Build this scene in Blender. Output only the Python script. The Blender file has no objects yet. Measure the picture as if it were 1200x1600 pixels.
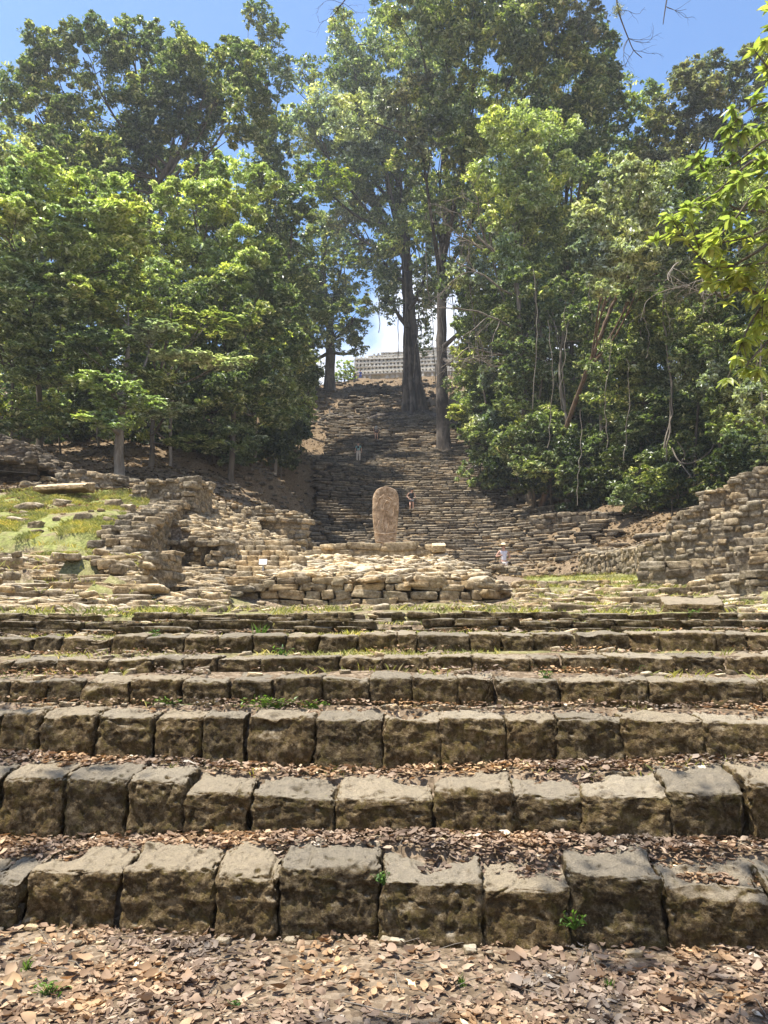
import bpy, math, random
import numpy as np
from mathutils import Vector
R = math.radians
random.seed(7)
rng = np.random.default_rng(11)
S = bpy.context.scene
COL = S.collection

# ------------------------------------------------------------------ camera, sky, sun, exposure
FPX = 1180.0                      # focal length in pixels of the 1200x1600 photograph
PITCH = math.atan(200.0 / FPX)
EYE = 1.6
cam_d = bpy.data.cameras.new('camera'); cam = bpy.data.objects.new('camera', cam_d); COL.objects.link(cam)
cam.location = (0, 0, EYE); cam.rotation_euler = (R(90) + PITCH, 0, 0)
cam_d.sensor_fit = 'VERTICAL'; cam_d.sensor_height = 32.0; cam_d.lens = 32.0 * FPX / 1600.0
cam_d.clip_start = 0.05; cam_d.clip_end = 6000
S.camera = cam
S.render.resolution_x = 768; S.render.resolution_y = 1024

SUN = Vector((-0.30, -0.03, 0.95)).normalized()      # direction towards the sun
sun_el = math.asin(SUN.z); sun_az = math.atan2(SUN.x, SUN.y)
sl = bpy.data.lights.new('sun', 'SUN'); sl.energy = 5.0; sl.angle = R(0.5); sl.color = (1.0, 0.95, 0.86)
so = bpy.data.objects.new('sun', sl); COL.objects.link(so)
so.rotation_euler = SUN.to_track_quat('Z', 'Y').to_euler(); so.location = (0, 0, 90)

W = bpy.data.worlds.new('World'); S.world = W; W.use_nodes = True
wn = W.node_tree; wn.nodes.clear()
wo = wn.nodes.new('ShaderNodeOutputWorld'); bg = wn.nodes.new('ShaderNodeBackground'); bg.inputs['Strength'].default_value = 0.115
sky = wn.nodes.new('ShaderNodeTexSky'); sky.sky_type = 'NISHITA'; sky.sun_disc = False
sky.sun_elevation = sun_el; sky.sun_rotation = sun_az; sky.air_density = 1.0; sky.dust_density = 0.6; sky.ozone_density = 2.5
tcw = wn.nodes.new('ShaderNodeTexCoord'); sep = wn.nodes.new('ShaderNodeSeparateXYZ')
wn.links.new(tcw.outputs['Generated'], sep.inputs[0])
nz = wn.nodes.new('ShaderNodeTexNoise'); nz.inputs['Scale'].default_value = 5.0; nz.inputs['Detail'].default_value = 6
wn.links.new(tcw.outputs['Generated'], nz.inputs['Vector'])
m1 = wn.nodes.new('ShaderNodeMath'); m1.operation = 'MULTIPLY_ADD'; m1.inputs[1].default_value = 0.5
wn.links.new(nz.outputs['Fac'], m1.inputs[0])
neg = wn.nodes.new('ShaderNodeMath'); neg.operation = 'MULTIPLY'; neg.inputs[1].default_value = -1.0
wn.links.new(sep.outputs['Z'], neg.inputs[0]); wn.links.new(neg.outputs[0], m1.inputs[2])
cr = wn.nodes.new('ShaderNodeValToRGB')
cr.color_ramp.elements[0].position = -0.0; cr.color_ramp.elements[0].color = (0, 0, 0, 1)
cr.color_ramp.elements[1].position = 0.0; cr.color_ramp.elements[1].color = (1, 1, 1, 1)
mr = wn.nodes.new('ShaderNodeMapRange'); mr.interpolation_type = 'SMOOTHSTEP'
mr.inputs['From Min'].default_value = -0.15; mr.inputs['From Max'].default_value = -0.04
wn.links.new(m1.outputs[0], mr.inputs['Value'])
mx = wn.nodes.new('ShaderNodeMix'); mx.data_type = 'RGBA'
wn.nodes.remove(cr)
wn.links.new(mr.outputs[0], mx.inputs['Factor'])
hs = wn.nodes.new('ShaderNodeHueSaturation'); hs.inputs['Saturation'].default_value = 1.1; hs.inputs['Hue'].default_value = 0.5
wn.links.new(sky.outputs[0], hs.inputs['Color'])
wn.links.new(hs.outputs[0], mx.inputs['A']); mx.inputs['B'].default_value = (5.6, 5.8, 6.3, 1)
wn.links.new(mx.outputs['Result'], bg.inputs['Color']); wn.links.new(bg.outputs[0], wo.inputs[0])

S.view_settings.view_transform = 'Standard'; S.view_settings.look = 'None'
S.view_settings.exposure = 1.25; S.view_settings.gamma = 1.0

# ------------------------------------------------------------------ helpers
cP, sP = math.cos(PITCH), math.sin(PITCH)
def ray(px, py):
    u = (px - 600.0) / FPX; v = (800.0 - py) / FPX
    Y = cP - v * sP; Z = sP + v * cP
    return u / Y, Z / Y                      # x and z per metre of distance
def at(px, py, d):
    a, b = ray(px, py); return np.array([a * d, d, EYE + b * d])
def scale_at(px, py, d):                     # metres per pixel there
    u, v = (px - 600) / FPX, (800 - py) / FPX
    return d / (cP - v * sP) / FPX

def _h(i, j, k, s):
    n = (i * 374761393 + j * 668265263 + k * 2147483647 + s * 1274126177) & 0xffffffff
    n = ((n ^ (n >> 13)) * 1274126177) & 0xffffffff
    n = ((n ^ (n >> 15)) * 2246822519) & 0xffffffff
    return ((n ^ (n >> 16)) & 0xffffff) / float(0xffffff)
def vnoise(p, seed=0):
    p = np.asarray(p, float); f = np.floor(p); i = f.astype(np.int64); t = p - f; t = t * t * (3 - 2 * t)
    out = 0
    for a in (0, 1):
        wa = t[..., 0] if a else 1 - t[..., 0]
        for b in (0, 1):
            wb = t[..., 1] if b else 1 - t[..., 1]
            for c in (0, 1):
                wc = t[..., 2] if c else 1 - t[..., 2]
                out = out + wa * wb * wc * _h(i[..., 0] + a, i[..., 1] + b, i[..., 2] + c, seed)
    return out * 2 - 1
def fbm(p, octv=3, seed=0, gain=0.5):
    p = np.asarray(p, float); o = 0; a = 1.0
    for k in range(octv):
        o = o + a * vnoise(p * (2 ** k) + 17.3 * k, seed + k); a *= gain
    return o

def tag(o, label=None, cat=None, group=None, kind=None):
    if label: o['label'] = label
    if cat: o['category'] = cat
    if group: o['group'] = group
    if kind: o['kind'] = kind
    return o
def thing(name, loc, label, cat, group=None, kind=None):
    o = bpy.data.objects.new(name, None); COL.objects.link(o); o.location = tuple(float(c) for c in loc)
    o.empty_display_size = 0.2
    return tag(o, label, cat, group, kind)
def wloc(o):
    v = np.zeros(3)
    while o is not None: v += np.array(o.location); o = o.parent
    return v
def mk(name, V, F, mat, parent=None, smooth=True, attr=None, center=True):
    V = np.asarray(V, float).reshape(-1, 3); F = np.asarray(F, np.int32); k = F.shape[1]
    if parent is not None: base = wloc(parent)
    elif center: base = np.array([V[:, 0].mean(), V[:, 1].mean(), V[:, 2].min()])
    else: base = np.zeros(3)
    off = base
    me = bpy.data.meshes.new(name)
    me.vertices.add(len(V)); me.vertices.foreach_set('co', (V - off).astype(np.float32).ravel())
    me.loops.add(F.size); me.loops.foreach_set('vertex_index', F.ravel())
    me.polygons.add(len(F)); me.polygons.foreach_set('loop_start', np.arange(0, F.size, k, dtype=np.int32))
    me.polygons.foreach_set('use_smooth', np.full(len(F), smooth))
    me.update(calc_edges=True)
    if attr is not None:
        a = me.attributes.new('rnd', 'FLOAT', 'FACE'); a.data.foreach_set('value', np.asarray(attr, np.float32))
    me.materials.append(mat)
    o = bpy.data.objects.new(name, me); COL.objects.link(o)
    if parent is not None: o.parent = parent
    else: o.location = tuple(base)
    return o
def joinparts(L):
    Vs, Fs, n = [], [], 0
    for v, f in L:
        Vs.append(np.asarray(v, float).reshape(-1, 3)); Fs.append(np.asarray(f) + n); n += len(Vs[-1])
    return np.concatenate(Vs), np.concatenate(Fs)

# ------------------------------------------------------------------ materials
def newmat(name):
    m = bpy.data.materials.new(name); m.use_nodes = True; nt = m.node_tree; b = nt.nodes['Principled BSDF']
    return m, nt, b
def N(nt, t, **kw):
    n = nt.nodes.new(t)
    for k, v in kw.items():
        if k in n.inputs: n.inputs[k].default_value = v
        else: setattr(n, k, v)
    return n
def ramp(nt, src, stops):
    r = nt.nodes.new('ShaderNodeValToRGB'); e = r.color_ramp.elements
    while len(e) < len(stops): e.new(0.5)
    for q, (p, c) in zip(e, stops): q.position = p; q.color = (*c, 1)
    nt.links.new(src, r.inputs[0]); return r
def mixc(nt, fac, a, b, mode='MIX'):
    m = nt.nodes.new('ShaderNodeMix'); m.data_type = 'RGBA'; m.blend_type = mode
    for s, k in ((fac, 'Factor'), (a, 'A'), (b, 'B')):
        if hasattr(s, 'is_output'): nt.links.new(s, m.inputs[k])
        elif k == 'Factor': m.inputs[k].default_value = s
        else: m.inputs[k].default_value = (*s, 1)
    return m.outputs['Result']
def noise(nt, vec, scale, detail=5, rough=0.6, dist=0.0):
    n = N(nt, 'ShaderNodeTexNoise', Scale=scale, Detail=detail, Roughness=rough, Distortion=dist)
    nt.links.new(vec, n.inputs['Vector']); return n.outputs['Fac']
def bump(nt, b, src, dist, strength=1.0, prev=None):
    n = N(nt, 'ShaderNodeBump', Strength=strength, Distance=dist); nt.links.new(src, n.inputs['Height'])
    if prev: nt.links.new(prev, n.inputs['Normal'])
    nt.links.new(n.outputs[0], b.inputs['Normal']); return n.outputs[0]
def maprange(nt, src, a, b, c=0.0, d=1.0):
    n = nt.nodes.new('ShaderNodeMapRange'); n.interpolation_type = 'SMOOTHSTEP'
    n.inputs['From Min'].default_value = a; n.inputs['From Max'].default_value = b
    n.inputs['To Min'].default_value = c; n.inputs['To Max'].default_value = d
    nt.links.new(src, n.inputs['Value']); return n.outputs[0]

def stone_mat(name, dark, mid, pale, moss, sc=1.0, moss_amt=0.55, dust=0.6, rnd=False, bumpd=0.01, dustcol=None):
    """weathered limestone: blotches of dark algae, moss, pale lichen; dust and lichen on upward faces"""
    m, nt, b = newmat(name)
    geo = N(nt, 'ShaderNodeNewGeometry'); P = geo.outputs['Position']
    n1 = noise(nt, P, 2.2 * sc, 8, 0.65, 0.3); n2 = noise(nt, P, 7 * sc, 8, 0.7); n3 = noise(nt, P, 30 * sc, 6, 0.7); n4 = noise(nt, P, 4.1 * sc, 10, 0.75, 0.8)
    base = ramp(nt, n2, [(0.36, dark), (0.49, mid), (0.62, pale)]).outputs[0]
    d1 = ramp(nt, n1, [(0.36, dark), (0.6, mid)]).outputs[0]
    c = mixc(nt, 0.5, base, d1)
    c = mixc(nt, maprange(nt, n4, 0.47, 0.62, 0, moss_amt), c, moss)
    lich = maprange(nt, noise(nt, P, 11 * sc, 7, 0.75, 0.5), 0.6, 0.7, 0, 0.6)
    c = mixc(nt, lich, c, pale)
    c = mixc(nt, maprange(nt, n3, 0.3, 0.55, 0.45, 0), c, tuple(x * 0.5 for x in dark))
    sp = nt.nodes.new('ShaderNodeSeparateXYZ'); nt.links.new(geo.outputs['Normal'], sp.inputs[0])
    up = N(nt, 'ShaderNodeMath', operation='MULTIPLY_ADD'); up.inputs[1].default_value = 0.5
    nt.links.new(n2, up.inputs[0]); nt.links.new(sp.outputs['Z'], up.inputs[2])
    c = mixc(nt, maprange(nt, up.outputs[0], 0.75, 1.15, 0, dust), c, dustcol or pale)
    if rnd:
        at_ = N(nt, 'ShaderNodeAttribute', attribute_name='rnd')
        tint = ramp(nt, at_.outputs['Fac'], [(0.0, (0.55, 0.52, 0.5)), (0.5, (1, 1, 1)), (0.85, (1.15, 1.02, 0.85)), (1.0, (1.4, 1.35, 1.25))]).outputs[0]
        c = mixc(nt, 1.0, c, tint, 'MULTIPLY')
    if name == 'mossy_block_stone':
        oi = nt.nodes.new('ShaderNodeObjectInfo'); c = mixc(nt, 1.0, c, ramp(nt, oi.outputs['Random'], [(0.0, (0.72, 0.71, 0.68)), (0.35, (0.95, 0.93, 0.88)), (0.7, (1.05, 0.99, 0.88)), (1.0, (1.16, 1.13, 1.06))]).outputs[0], 'MULTIPLY')
    nt.links.new(c, b.inputs['Base Color']); b.inputs['Roughness'].default_value = 0.92; b.inputs['Specular IOR Level'].default_value = 0.25
    p = bump(nt, b, n2, bumpd * 2.0, 0.8); p = bump(nt, b, n3, bumpd, 0.9, p)
    vo = N(nt, 'ShaderNodeTexVoronoi', Scale=55 * sc); nt.links.new(P, vo.inputs['Vector'])
    pit = maprange(nt, vo.outputs['Distance'], 0.0, 0.35)
    bump(nt, b, pit, bumpd * 0.5, 0.5, p)
    return m
M = {}
M['block'] = stone_mat('mossy_block_stone', (0.024, 0.015, 0.006), (0.135, 0.09, 0.038), (0.50, 0.39, 0.24), (0.15, 0.115, 0.028), 3.0, 0.65, 0.7, False, 0.032, (0.48, 0.42, 0.33))
M['rubble'] = stone_mat('rubble_limestone', (0.11, 0.078, 0.042), (0.37, 0.285, 0.17), (0.66, 0.55, 0.38), (0.20, 0.165, 0.065), 1.6, 0.35, 0.75, True, 0.025, (0.62, 0.54, 0.40))
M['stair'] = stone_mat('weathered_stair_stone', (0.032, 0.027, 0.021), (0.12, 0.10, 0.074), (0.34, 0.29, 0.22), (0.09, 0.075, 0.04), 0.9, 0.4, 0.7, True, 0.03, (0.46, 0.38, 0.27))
M['masonry'] = stone_mat('grey_tan_masonry', (0.085, 0.065, 0.04), (0.33, 0.27, 0.18), (0.66, 0.57, 0.43), (0.16, 0.14, 0.07), 2.0, 0.45, 0.6, True, 0.03, (0.56, 0.49, 0.37))
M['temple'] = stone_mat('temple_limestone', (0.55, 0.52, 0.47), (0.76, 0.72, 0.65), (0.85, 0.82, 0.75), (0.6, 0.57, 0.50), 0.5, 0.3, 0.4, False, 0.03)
M['stela'] = stone_mat('carved_stela_stone', (0.13, 0.085, 0.05), (0.40, 0.275, 0.165), (0.66, 0.52, 0.37), (0.20, 0.13, 0.07), 1.3, 0.7, 0.5, False, 0.012)

# dirt with dry leaves
def ground_mat():
    m, nt, b = newmat('dirt_with_leaf_crumbs'); geo = N(nt, 'ShaderNodeNewGeometry'); P = geo.outputs['Position']
    n1 = noise(nt, P, 1.1, 8, 0.65); n2 = noise(nt, P, 9, 8, 0.75); vo = N(nt, 'ShaderNodeTexVoronoi', Scale=28.0)
    nt.links.new(P, vo.inputs['Vector'])
    c = ramp(nt, n2, [(0.3, (0.05, 0.036, 0.022)), (0.5, (0.14, 0.102, 0.064)), (0.7, (0.29, 0.22, 0.145))]).outputs[0]
    sp = nt.nodes.new('ShaderNodeSeparateXYZ'); nt.links.new(vo.outputs['Color'], sp.inputs[0])
    c = mixc(nt, 0.45, c, ramp(nt, sp.outputs['X'], [(0.1, (0.09, 0.065, 0.042)), (0.55, (0.22, 0.16, 0.105)), (0.9, (0.42, 0.33, 0.235))]).outputs[0])
    g = N(nt, 'ShaderNodeAttribute', attribute_name='grass')
    gm = N(nt, 'ShaderNodeMath', operation='MULTIPLY'); nt.links.new(g.outputs['Fac'], gm.inputs[0])
    nt.links.new(maprange(nt, n1, 0.36, 0.55), gm.inputs[1])
    c = mixc(nt, gm.outputs[0], c, ramp(nt, n2, [(0.3, (0.10, 0.11, 0.03)), (0.6, (0.26, 0.27, 0.09)), (0.75, (0.36, 0.32, 0.16))]).outputs[0])
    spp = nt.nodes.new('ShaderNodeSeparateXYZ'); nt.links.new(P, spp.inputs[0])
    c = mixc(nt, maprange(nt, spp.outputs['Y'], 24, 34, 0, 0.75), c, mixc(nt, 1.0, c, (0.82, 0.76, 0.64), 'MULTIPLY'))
    nt.links.new(c, b.inputs['Base Color']); b.inputs['Roughness'].default_value = 0.95; b.inputs['Specular IOR Level'].default_value = 0.15
    p = bump(nt, b, vo.outputs['Distance'], 0.02, 0.6); bump(nt, b, n2, 0.04, 0.8, p)
    return m
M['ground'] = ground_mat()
def leaf_mat(name, stops, transl=0.4, rough=0.45, spec=0.4, big=3.0, tmul=(1.25, 1.45, 0.6)):
    m, nt, b = newmat(name); at_ = N(nt, 'ShaderNodeAttribute', attribute_name='rnd')
    c = ramp(nt, at_.outputs['Fac'], stops).outputs[0]
    geo = N(nt, 'ShaderNodeNewGeometry')
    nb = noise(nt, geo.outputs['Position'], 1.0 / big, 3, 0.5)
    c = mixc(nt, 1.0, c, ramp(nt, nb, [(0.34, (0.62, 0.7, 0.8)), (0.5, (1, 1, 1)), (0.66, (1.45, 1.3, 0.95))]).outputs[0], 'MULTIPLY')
    nt.links.new(c, b.inputs['Base Color']); b.inputs['Roughness'].default_value = rough; b.inputs['Specular IOR Level'].default_value = spec
    tr = nt.nodes.new('ShaderNodeBsdfTranslucent'); nt.links.new(mixc(nt, 1.0, c, tmul, 'MULTIPLY'), tr.inputs['Color'])
    ms = nt.nodes.new('ShaderNodeMixShader'); ms.inputs[0].default_value = transl
    out = nt.nodes['Material Output']; nt.links.new(b.outputs[0], ms.inputs[1]); nt.links.new(tr.outputs[0], ms.inputs[2]); nt.links.new(ms.outputs[0], out.inputs['Surface'])
    return m
M['leaf_dark'] = leaf_mat('dark_green_leaves', [(0, (0.051, 0.077, 0.028)), (0.5, (0.146, 0.187, 0.068)), (0.82, (0.289, 0.32, 0.143)), (1, (0.781, 0.743, 0.573))], 0.34, 0.36, 0.55)  # pale end stops of these green ramps paint sunlit highlights on scattered leaves
M['leaf_shaded'] = leaf_mat('shade_darkened_leaves', [(0, (0.018, 0.03, 0.01)), (0.5, (0.044, 0.065, 0.023)), (0.88, (0.098, 0.119, 0.048)), (1, (0.293, 0.304, 0.193))], 0.3, 0.4, 0.5)  # dimmer copy of the dark leaves; under-canopy shade is put into the colour
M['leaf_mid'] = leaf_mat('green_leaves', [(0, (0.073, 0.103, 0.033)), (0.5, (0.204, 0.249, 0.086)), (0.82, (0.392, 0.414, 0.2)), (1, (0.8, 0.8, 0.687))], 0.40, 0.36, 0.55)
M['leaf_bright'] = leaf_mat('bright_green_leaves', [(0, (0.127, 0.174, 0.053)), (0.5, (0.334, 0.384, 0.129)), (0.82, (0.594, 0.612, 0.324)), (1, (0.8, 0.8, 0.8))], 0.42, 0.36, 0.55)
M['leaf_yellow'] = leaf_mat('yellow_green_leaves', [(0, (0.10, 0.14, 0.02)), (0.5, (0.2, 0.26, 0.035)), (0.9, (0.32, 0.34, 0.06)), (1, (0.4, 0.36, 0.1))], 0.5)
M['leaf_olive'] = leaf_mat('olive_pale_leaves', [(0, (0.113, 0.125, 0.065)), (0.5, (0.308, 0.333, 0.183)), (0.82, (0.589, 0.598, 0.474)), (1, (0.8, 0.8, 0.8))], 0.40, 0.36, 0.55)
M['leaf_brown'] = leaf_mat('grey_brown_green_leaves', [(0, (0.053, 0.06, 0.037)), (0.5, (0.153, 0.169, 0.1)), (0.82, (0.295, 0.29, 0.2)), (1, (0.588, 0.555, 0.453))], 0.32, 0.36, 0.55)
M['litter'] = leaf_mat('dry_brown_leaves', [(0, (0.096, 0.062, 0.04)), (0.35, (0.219, 0.15, 0.102)), (0.75, (0.334, 0.24, 0.168)), (0.95, (0.439, 0.339, 0.243)), (1, (0.573, 0.498, 0.389))], 0.2, 0.75, 0.2, 0.6, (1.2, 0.9, 0.6))
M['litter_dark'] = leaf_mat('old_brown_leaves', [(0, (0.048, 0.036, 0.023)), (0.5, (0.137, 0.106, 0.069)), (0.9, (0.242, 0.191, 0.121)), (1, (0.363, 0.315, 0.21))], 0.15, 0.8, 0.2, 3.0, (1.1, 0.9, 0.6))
M['grass'] = leaf_mat('short_grass', [(0, (0.168, 0.169, 0.043)), (0.5, (0.337, 0.351, 0.1)), (0.9, (0.534, 0.494, 0.215)), (1, (0.702, 0.572, 0.343))], 0.4, 0.6, 0.2, 0.5, (1.2, 1.2, 0.6))
M['weed'] = leaf_mat('fresh_weed_leaves', [(0, (0.055, 0.11, 0.017)), (0.5, (0.102, 0.193, 0.033)), (1, (0.189, 0.276, 0.066))], 0.45, 0.4, 0.4, 0.5)
def bark_mat(name, a, b_, c_, sc=1.0):
    m, nt, b = newmat(name); tc = N(nt, 'ShaderNodeNewGeometry'); mp = nt.nodes.new('ShaderNodeMapping'); mp.inputs['Scale'].default_value = (sc * 3, sc * 3, sc * 0.35)
    nt.links.new(tc.outputs['Position'], mp.inputs['Vector'])
    n1 = noise(nt, mp.outputs[0], 1.6, 8, 0.7, 0.6); n2 = noise(nt, tc.outputs['Position'], 0.8 * sc, 5, 0.6)
    c = ramp(nt, n1, [(0.3, a), (0.52, b_), (0.72, c_)]).outputs[0]
    c = mixc(nt, maprange(nt, n2, 0.5, 0.62, 0, 0.5), c, c_)
    nt.links.new(c, b.inputs['Base Color']); b.inputs['Roughness'].default_value = 0.9; b.inputs['Specular IOR Level'].default_value = 0.2
    bump(nt, b, n1, 0.08 / sc, 0.9); return m
M['bark'] = bark_mat('grey_brown_bark', (0.04, 0.03, 0.02), (0.10, 0.08, 0.058), (0.19, 0.16, 0.12))
M['bark_big'] = bark_mat('fluted_grey_bark', (0.016, 0.012, 0.010), (0.062, 0.05, 0.04), (0.19, 0.16, 0.13), 0.7)
M['bark_pale'] = bark_mat('pale_grey_bark', (0.08, 0.062, 0.045), (0.18, 0.15, 0.115), (0.33, 0.29, 0.235), 1.3)
M['bark_rust'] = bark_mat('reddish_brown_bark', (0.05, 0.03, 0.02), (0.14, 0.09, 0.058), (0.26, 0.19, 0.13))
def plain(name, col, rough=0.8, nscale=14, var=0.25):
    m, nt, b = newmat(name); geo = N(nt, 'ShaderNodeNewGeometry'); n = noise(nt, geo.outputs['Position'], nscale, 4)
    c = ramp(nt, n, [(0.3, tuple(x * (1 - var) for x in col)), (0.7, tuple(min(1, x * (1 + var)) for x in col))]).outputs[0]
    nt.links.new(c, b.inputs['Base Color']); b.inputs['Roughness'].default_value = rough; return m
M['skin'] = plain('skin', (0.52, 0.30, 0.21), 0.5, 14, 0.08); M['black'] = plain('black_cloth', (0.02, 0.02, 0.022))
M['hair'] = plain('dark_hair', (0.03, 0.02, 0.015), 0.5); M['straw'] = plain('straw', (0.72, 0.62, 0.42)); M['white_cloth'] = plain('pale_cloth', (0.66, 0.64, 0.66), 0.85, 14, 0.1)
M['teal'] = plain('teal_cloth', (0.22, 0.36, 0.34)); M['beige'] = plain('beige_cloth', (0.6, 0.52, 0.44)); M['blue'] = plain('blue_cloth', (0.04, 0.10, 0.45))
M['khaki'] = plain('grey_cloth', (0.32, 0.30, 0.26)); M['charcoal'] = plain('charcoal_cloth', (0.07, 0.07, 0.075)); M['sign'] = plain('white_sign_plate', (0.75, 0.75, 0.73), 0.4, 14, 0.05); M['metal'] = plain('grey_metal', (0.3, 0.3, 0.3), 0.4)
M['shoe'] = plain('shoe', (0.2, 0.17, 0.14)); M['plaster'] = plain('stained_plaster', (0.42, 0.36, 0.25), 0.9, 2.5, 0.35)

# ------------------------------------------------------------------ front stairway rows: measured in the photograph
def d_at_z(px, py, z):
    a, b = ray(px, py); return (z - EYE) / b
PX3 = (-60, 600, 1260)
ROWS_PX = [((1452, 1365), (1470, 1350), (1495, 1368)),
           ((1302, 1205), (1312, 1235), (1330, 1212)),
           ((1172, 1110), (1188, 1115), (1200, 1122)),
           ((1108, 1061), (1107, 1055), (1113, 1062)),
           ((1057, 1028), (1052, 1023), (1055, 1022))]
rowpts = []                      # per row: arrays x, d, ztop
ROW_D = [(4.57, 4.40, 4.20), (5.15, 4.93, 4.68), (5.66, 5.43, 5.18), (6.06, 5.83, 5.66), (6.46, 6.26, 6.12), (6.95, 6.78, 6.68), (7.6, 7.55, 7.5), (8.5, 8.5, 8.5)]
ROW_T = [tuple(q[1] for q in r) for r in ROWS_PX] + [(994, 988, 985), (975, 971, 971), (962, 958, 960)]
for dd_, tt_ in zip(ROW_D, ROW_T):
    ps = [at(PX3[k], tt_[k], dd_[k]) for k in range(3)]
    rowpts.append((np.array([q[0] for q in ps]), np.array(dd_), np.array([q[2] for q in ps])))
NR = len(rowpts)
def row_d(i, x): return np.interp(x, rowpts[i][0], rowpts[i][1])
def row_z(i, x): return np.interp(x, rowpts[i][0], rowpts[i][2])

# ------------------------------------------------------------------ terrain height
CP = [ # (px, py, d) points of the ground seen or implied in the photograph
 (-100, 957, 9.3), (100, 957, 9.3), (350, 957, 9.3), (600, 955, 9.3), (850, 957, 9.3), (1100, 958, 9.3), (1300, 958, 9.3),
 (350, 955, 13), (600, 956, 15), (800, 956, 14), (950, 948, 12), (1150, 940, 12), (1300, 935, 12),
 (-80, 925, 11), (60, 922, 11), (200, 935, 11.5), (280, 955, 11.5), (-100, 885, 13), (30, 878, 13), (140, 880, 13), (200, 890, 14), (270, 925, 14.5), (330, 940, 15),
 (-50, 838, 15.5), (60, 840, 15.5), (190, 846, 15.5), (60, 800, 18.5), (200, 800, 18.5), (-80, 800, 18.5), (60, 772, 22), (190, 770, 22), (-100, 772, 22), (280, 778, 23),
 (330, 885, 17), (350, 840, 21), (400, 860, 20), (420, 822, 26), (360, 795, 26), (470, 850, 27), (480, 868, 30), (430, 800, 32),
 (500, 895, 22), (600, 900, 22), (700, 903, 22), (520, 895, 30), (600, 898, 30), (700, 900, 30), (800, 905, 24), (850, 903, 30),
 (480, 882, 36), (600, 884, 36), (700, 884, 36), (800, 882, 36), (880, 876, 36), (500, 845, 43), (600, 846, 43), (700, 846, 43), (800, 842, 43),
 (900, 908, 18), (1000, 905, 18), (820, 915, 18), (1100, 880, 17), (1180, 850, 17), (1300, 820, 17), (1000, 900, 24), (930, 905, 24), (1060, 905, 15),
 (900, 870, 31), (1000, 840, 31), (1100, 800, 30), (1250, 770, 28),
 (500, 800, 50), (560, 806, 50), (650, 803, 50), (750, 800, 50), (800, 790, 50), (900, 780, 46),(950, 800, 40), (1060, 790, 38),
 (500, 723, 62), (560, 724, 62), (640, 722, 62), (720, 718, 62), (780, 705, 62), (500, 687, 70), (600, 687, 70), (700, 683, 70),
 (480, 650, 80), (560, 650, 80), (650, 645, 80), (730, 640, 80), (480, 606, 95), (540, 598, 98), (600, 596, 98), (680, 592, 98), (760, 590, 98), (560, 594, 102), (660, 591, 102), (720, 592, 102),
 (200, 742, 30), (60, 742, 30), (340, 752, 32), (-150, 740, 30), (430, 745, 40), (460, 720, 52), (100, 690, 42), (300, 690, 44), (-150, 690, 42), (250, 655, 60), (0, 650, 60), (400, 640, 72), (400, 590, 95), (200, 590, 92), (850, 660, 72), (900, 600, 92), (1100, 600, 90), (1000, 700, 58), (1200, 690, 52), (1350, 700, 45),
]
P_ = np.array([at(*c) for c in CP])
extra = np.array([(-60, 20, 6), (60, 20, 6), (-60, 60, 20), (60, 60, 20), (-60, 100, 33), (60, 100, 33), (-100, 60, 14), (100, 60, 14), (0, 112, 33.2), (-30, 112, 33.2), (30, 112, 33.2), (0, 150, 26), (60, 150, 24), (-60, 150, 24), (-15, 9, 1.9), (15, 9, 1.9), (-25, 14, 3.4), (25, 14, 3.4)], float)
CPW = np.concatenate([P_, extra])
def _k(a, b):
    r2 = (a[:, None, 0] - b[None, :, 0]) ** 2 + (a[:, None, 1] - b[None, :, 1]) ** 2
    c = 0.5 + 0.03 * b[None, :, 1]
    return np.sqrt(r2 + c * c)
_A = _k(CPW, CPW); _A[np.diag_indices(len(CPW))] += 0.01
_P = np.c_[np.ones(len(CPW)), CPW[:, :2]]
_big = np.block([[_A, _P], [_P.T, np.zeros((3, 3))]])
_sol = np.linalg.solve(_big, np.r_[CPW[:, 2], 0, 0, 0])
def T(x, d):
    x = np.asarray(x, float).ravel(); d = np.asarray(d, float).ravel(); out = np.empty(len(x))
    for s in range(0, len(x), 20000):
        q = np.c_[x[s:s + 20000], d[s:s + 20000]]
        out[s:s + 20000] = _k(q, CPW) @ _sol[:-3] + _sol[-3] + q @ _sol[-2:]
    return out
CRS = {'right': [(835, 955, 1330, 954, 10.2, 10.0), (822, 945, 1330, 942, 11.6, 11.3), (812, 933, 1330, 929, 13.2, 12.6), (806, 920, 1180, 916, 15.0, 14.4), (800, 907, 1130, 904, 17.0, 16.6)],
       'left': [(-120, 950, 345, 955, 9.9, 10.0), (-120, 935, 300, 944, 10.7, 10.9), (-120, 920, 215, 929, 11.4, 11.6), (-120, 905, 215, 913, 12.0, 12.3), (-120, 892, 170, 899, 12.6, 12.9), (-120, 877, 200, 885, 13.3, 13.6), (-120, 863, 215, 867, 14.0, 14.3)],
       'side': [(222, 945, 352, 946, 13.6, 13.6), (225, 931, 352, 931, 14.6, 14.6), (232, 916, 352, 916, 15.6, 15.6), (240, 902, 356, 901, 16.6, 16.6), (290, 891, 360, 889, 17.4, 17.4)]}
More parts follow.
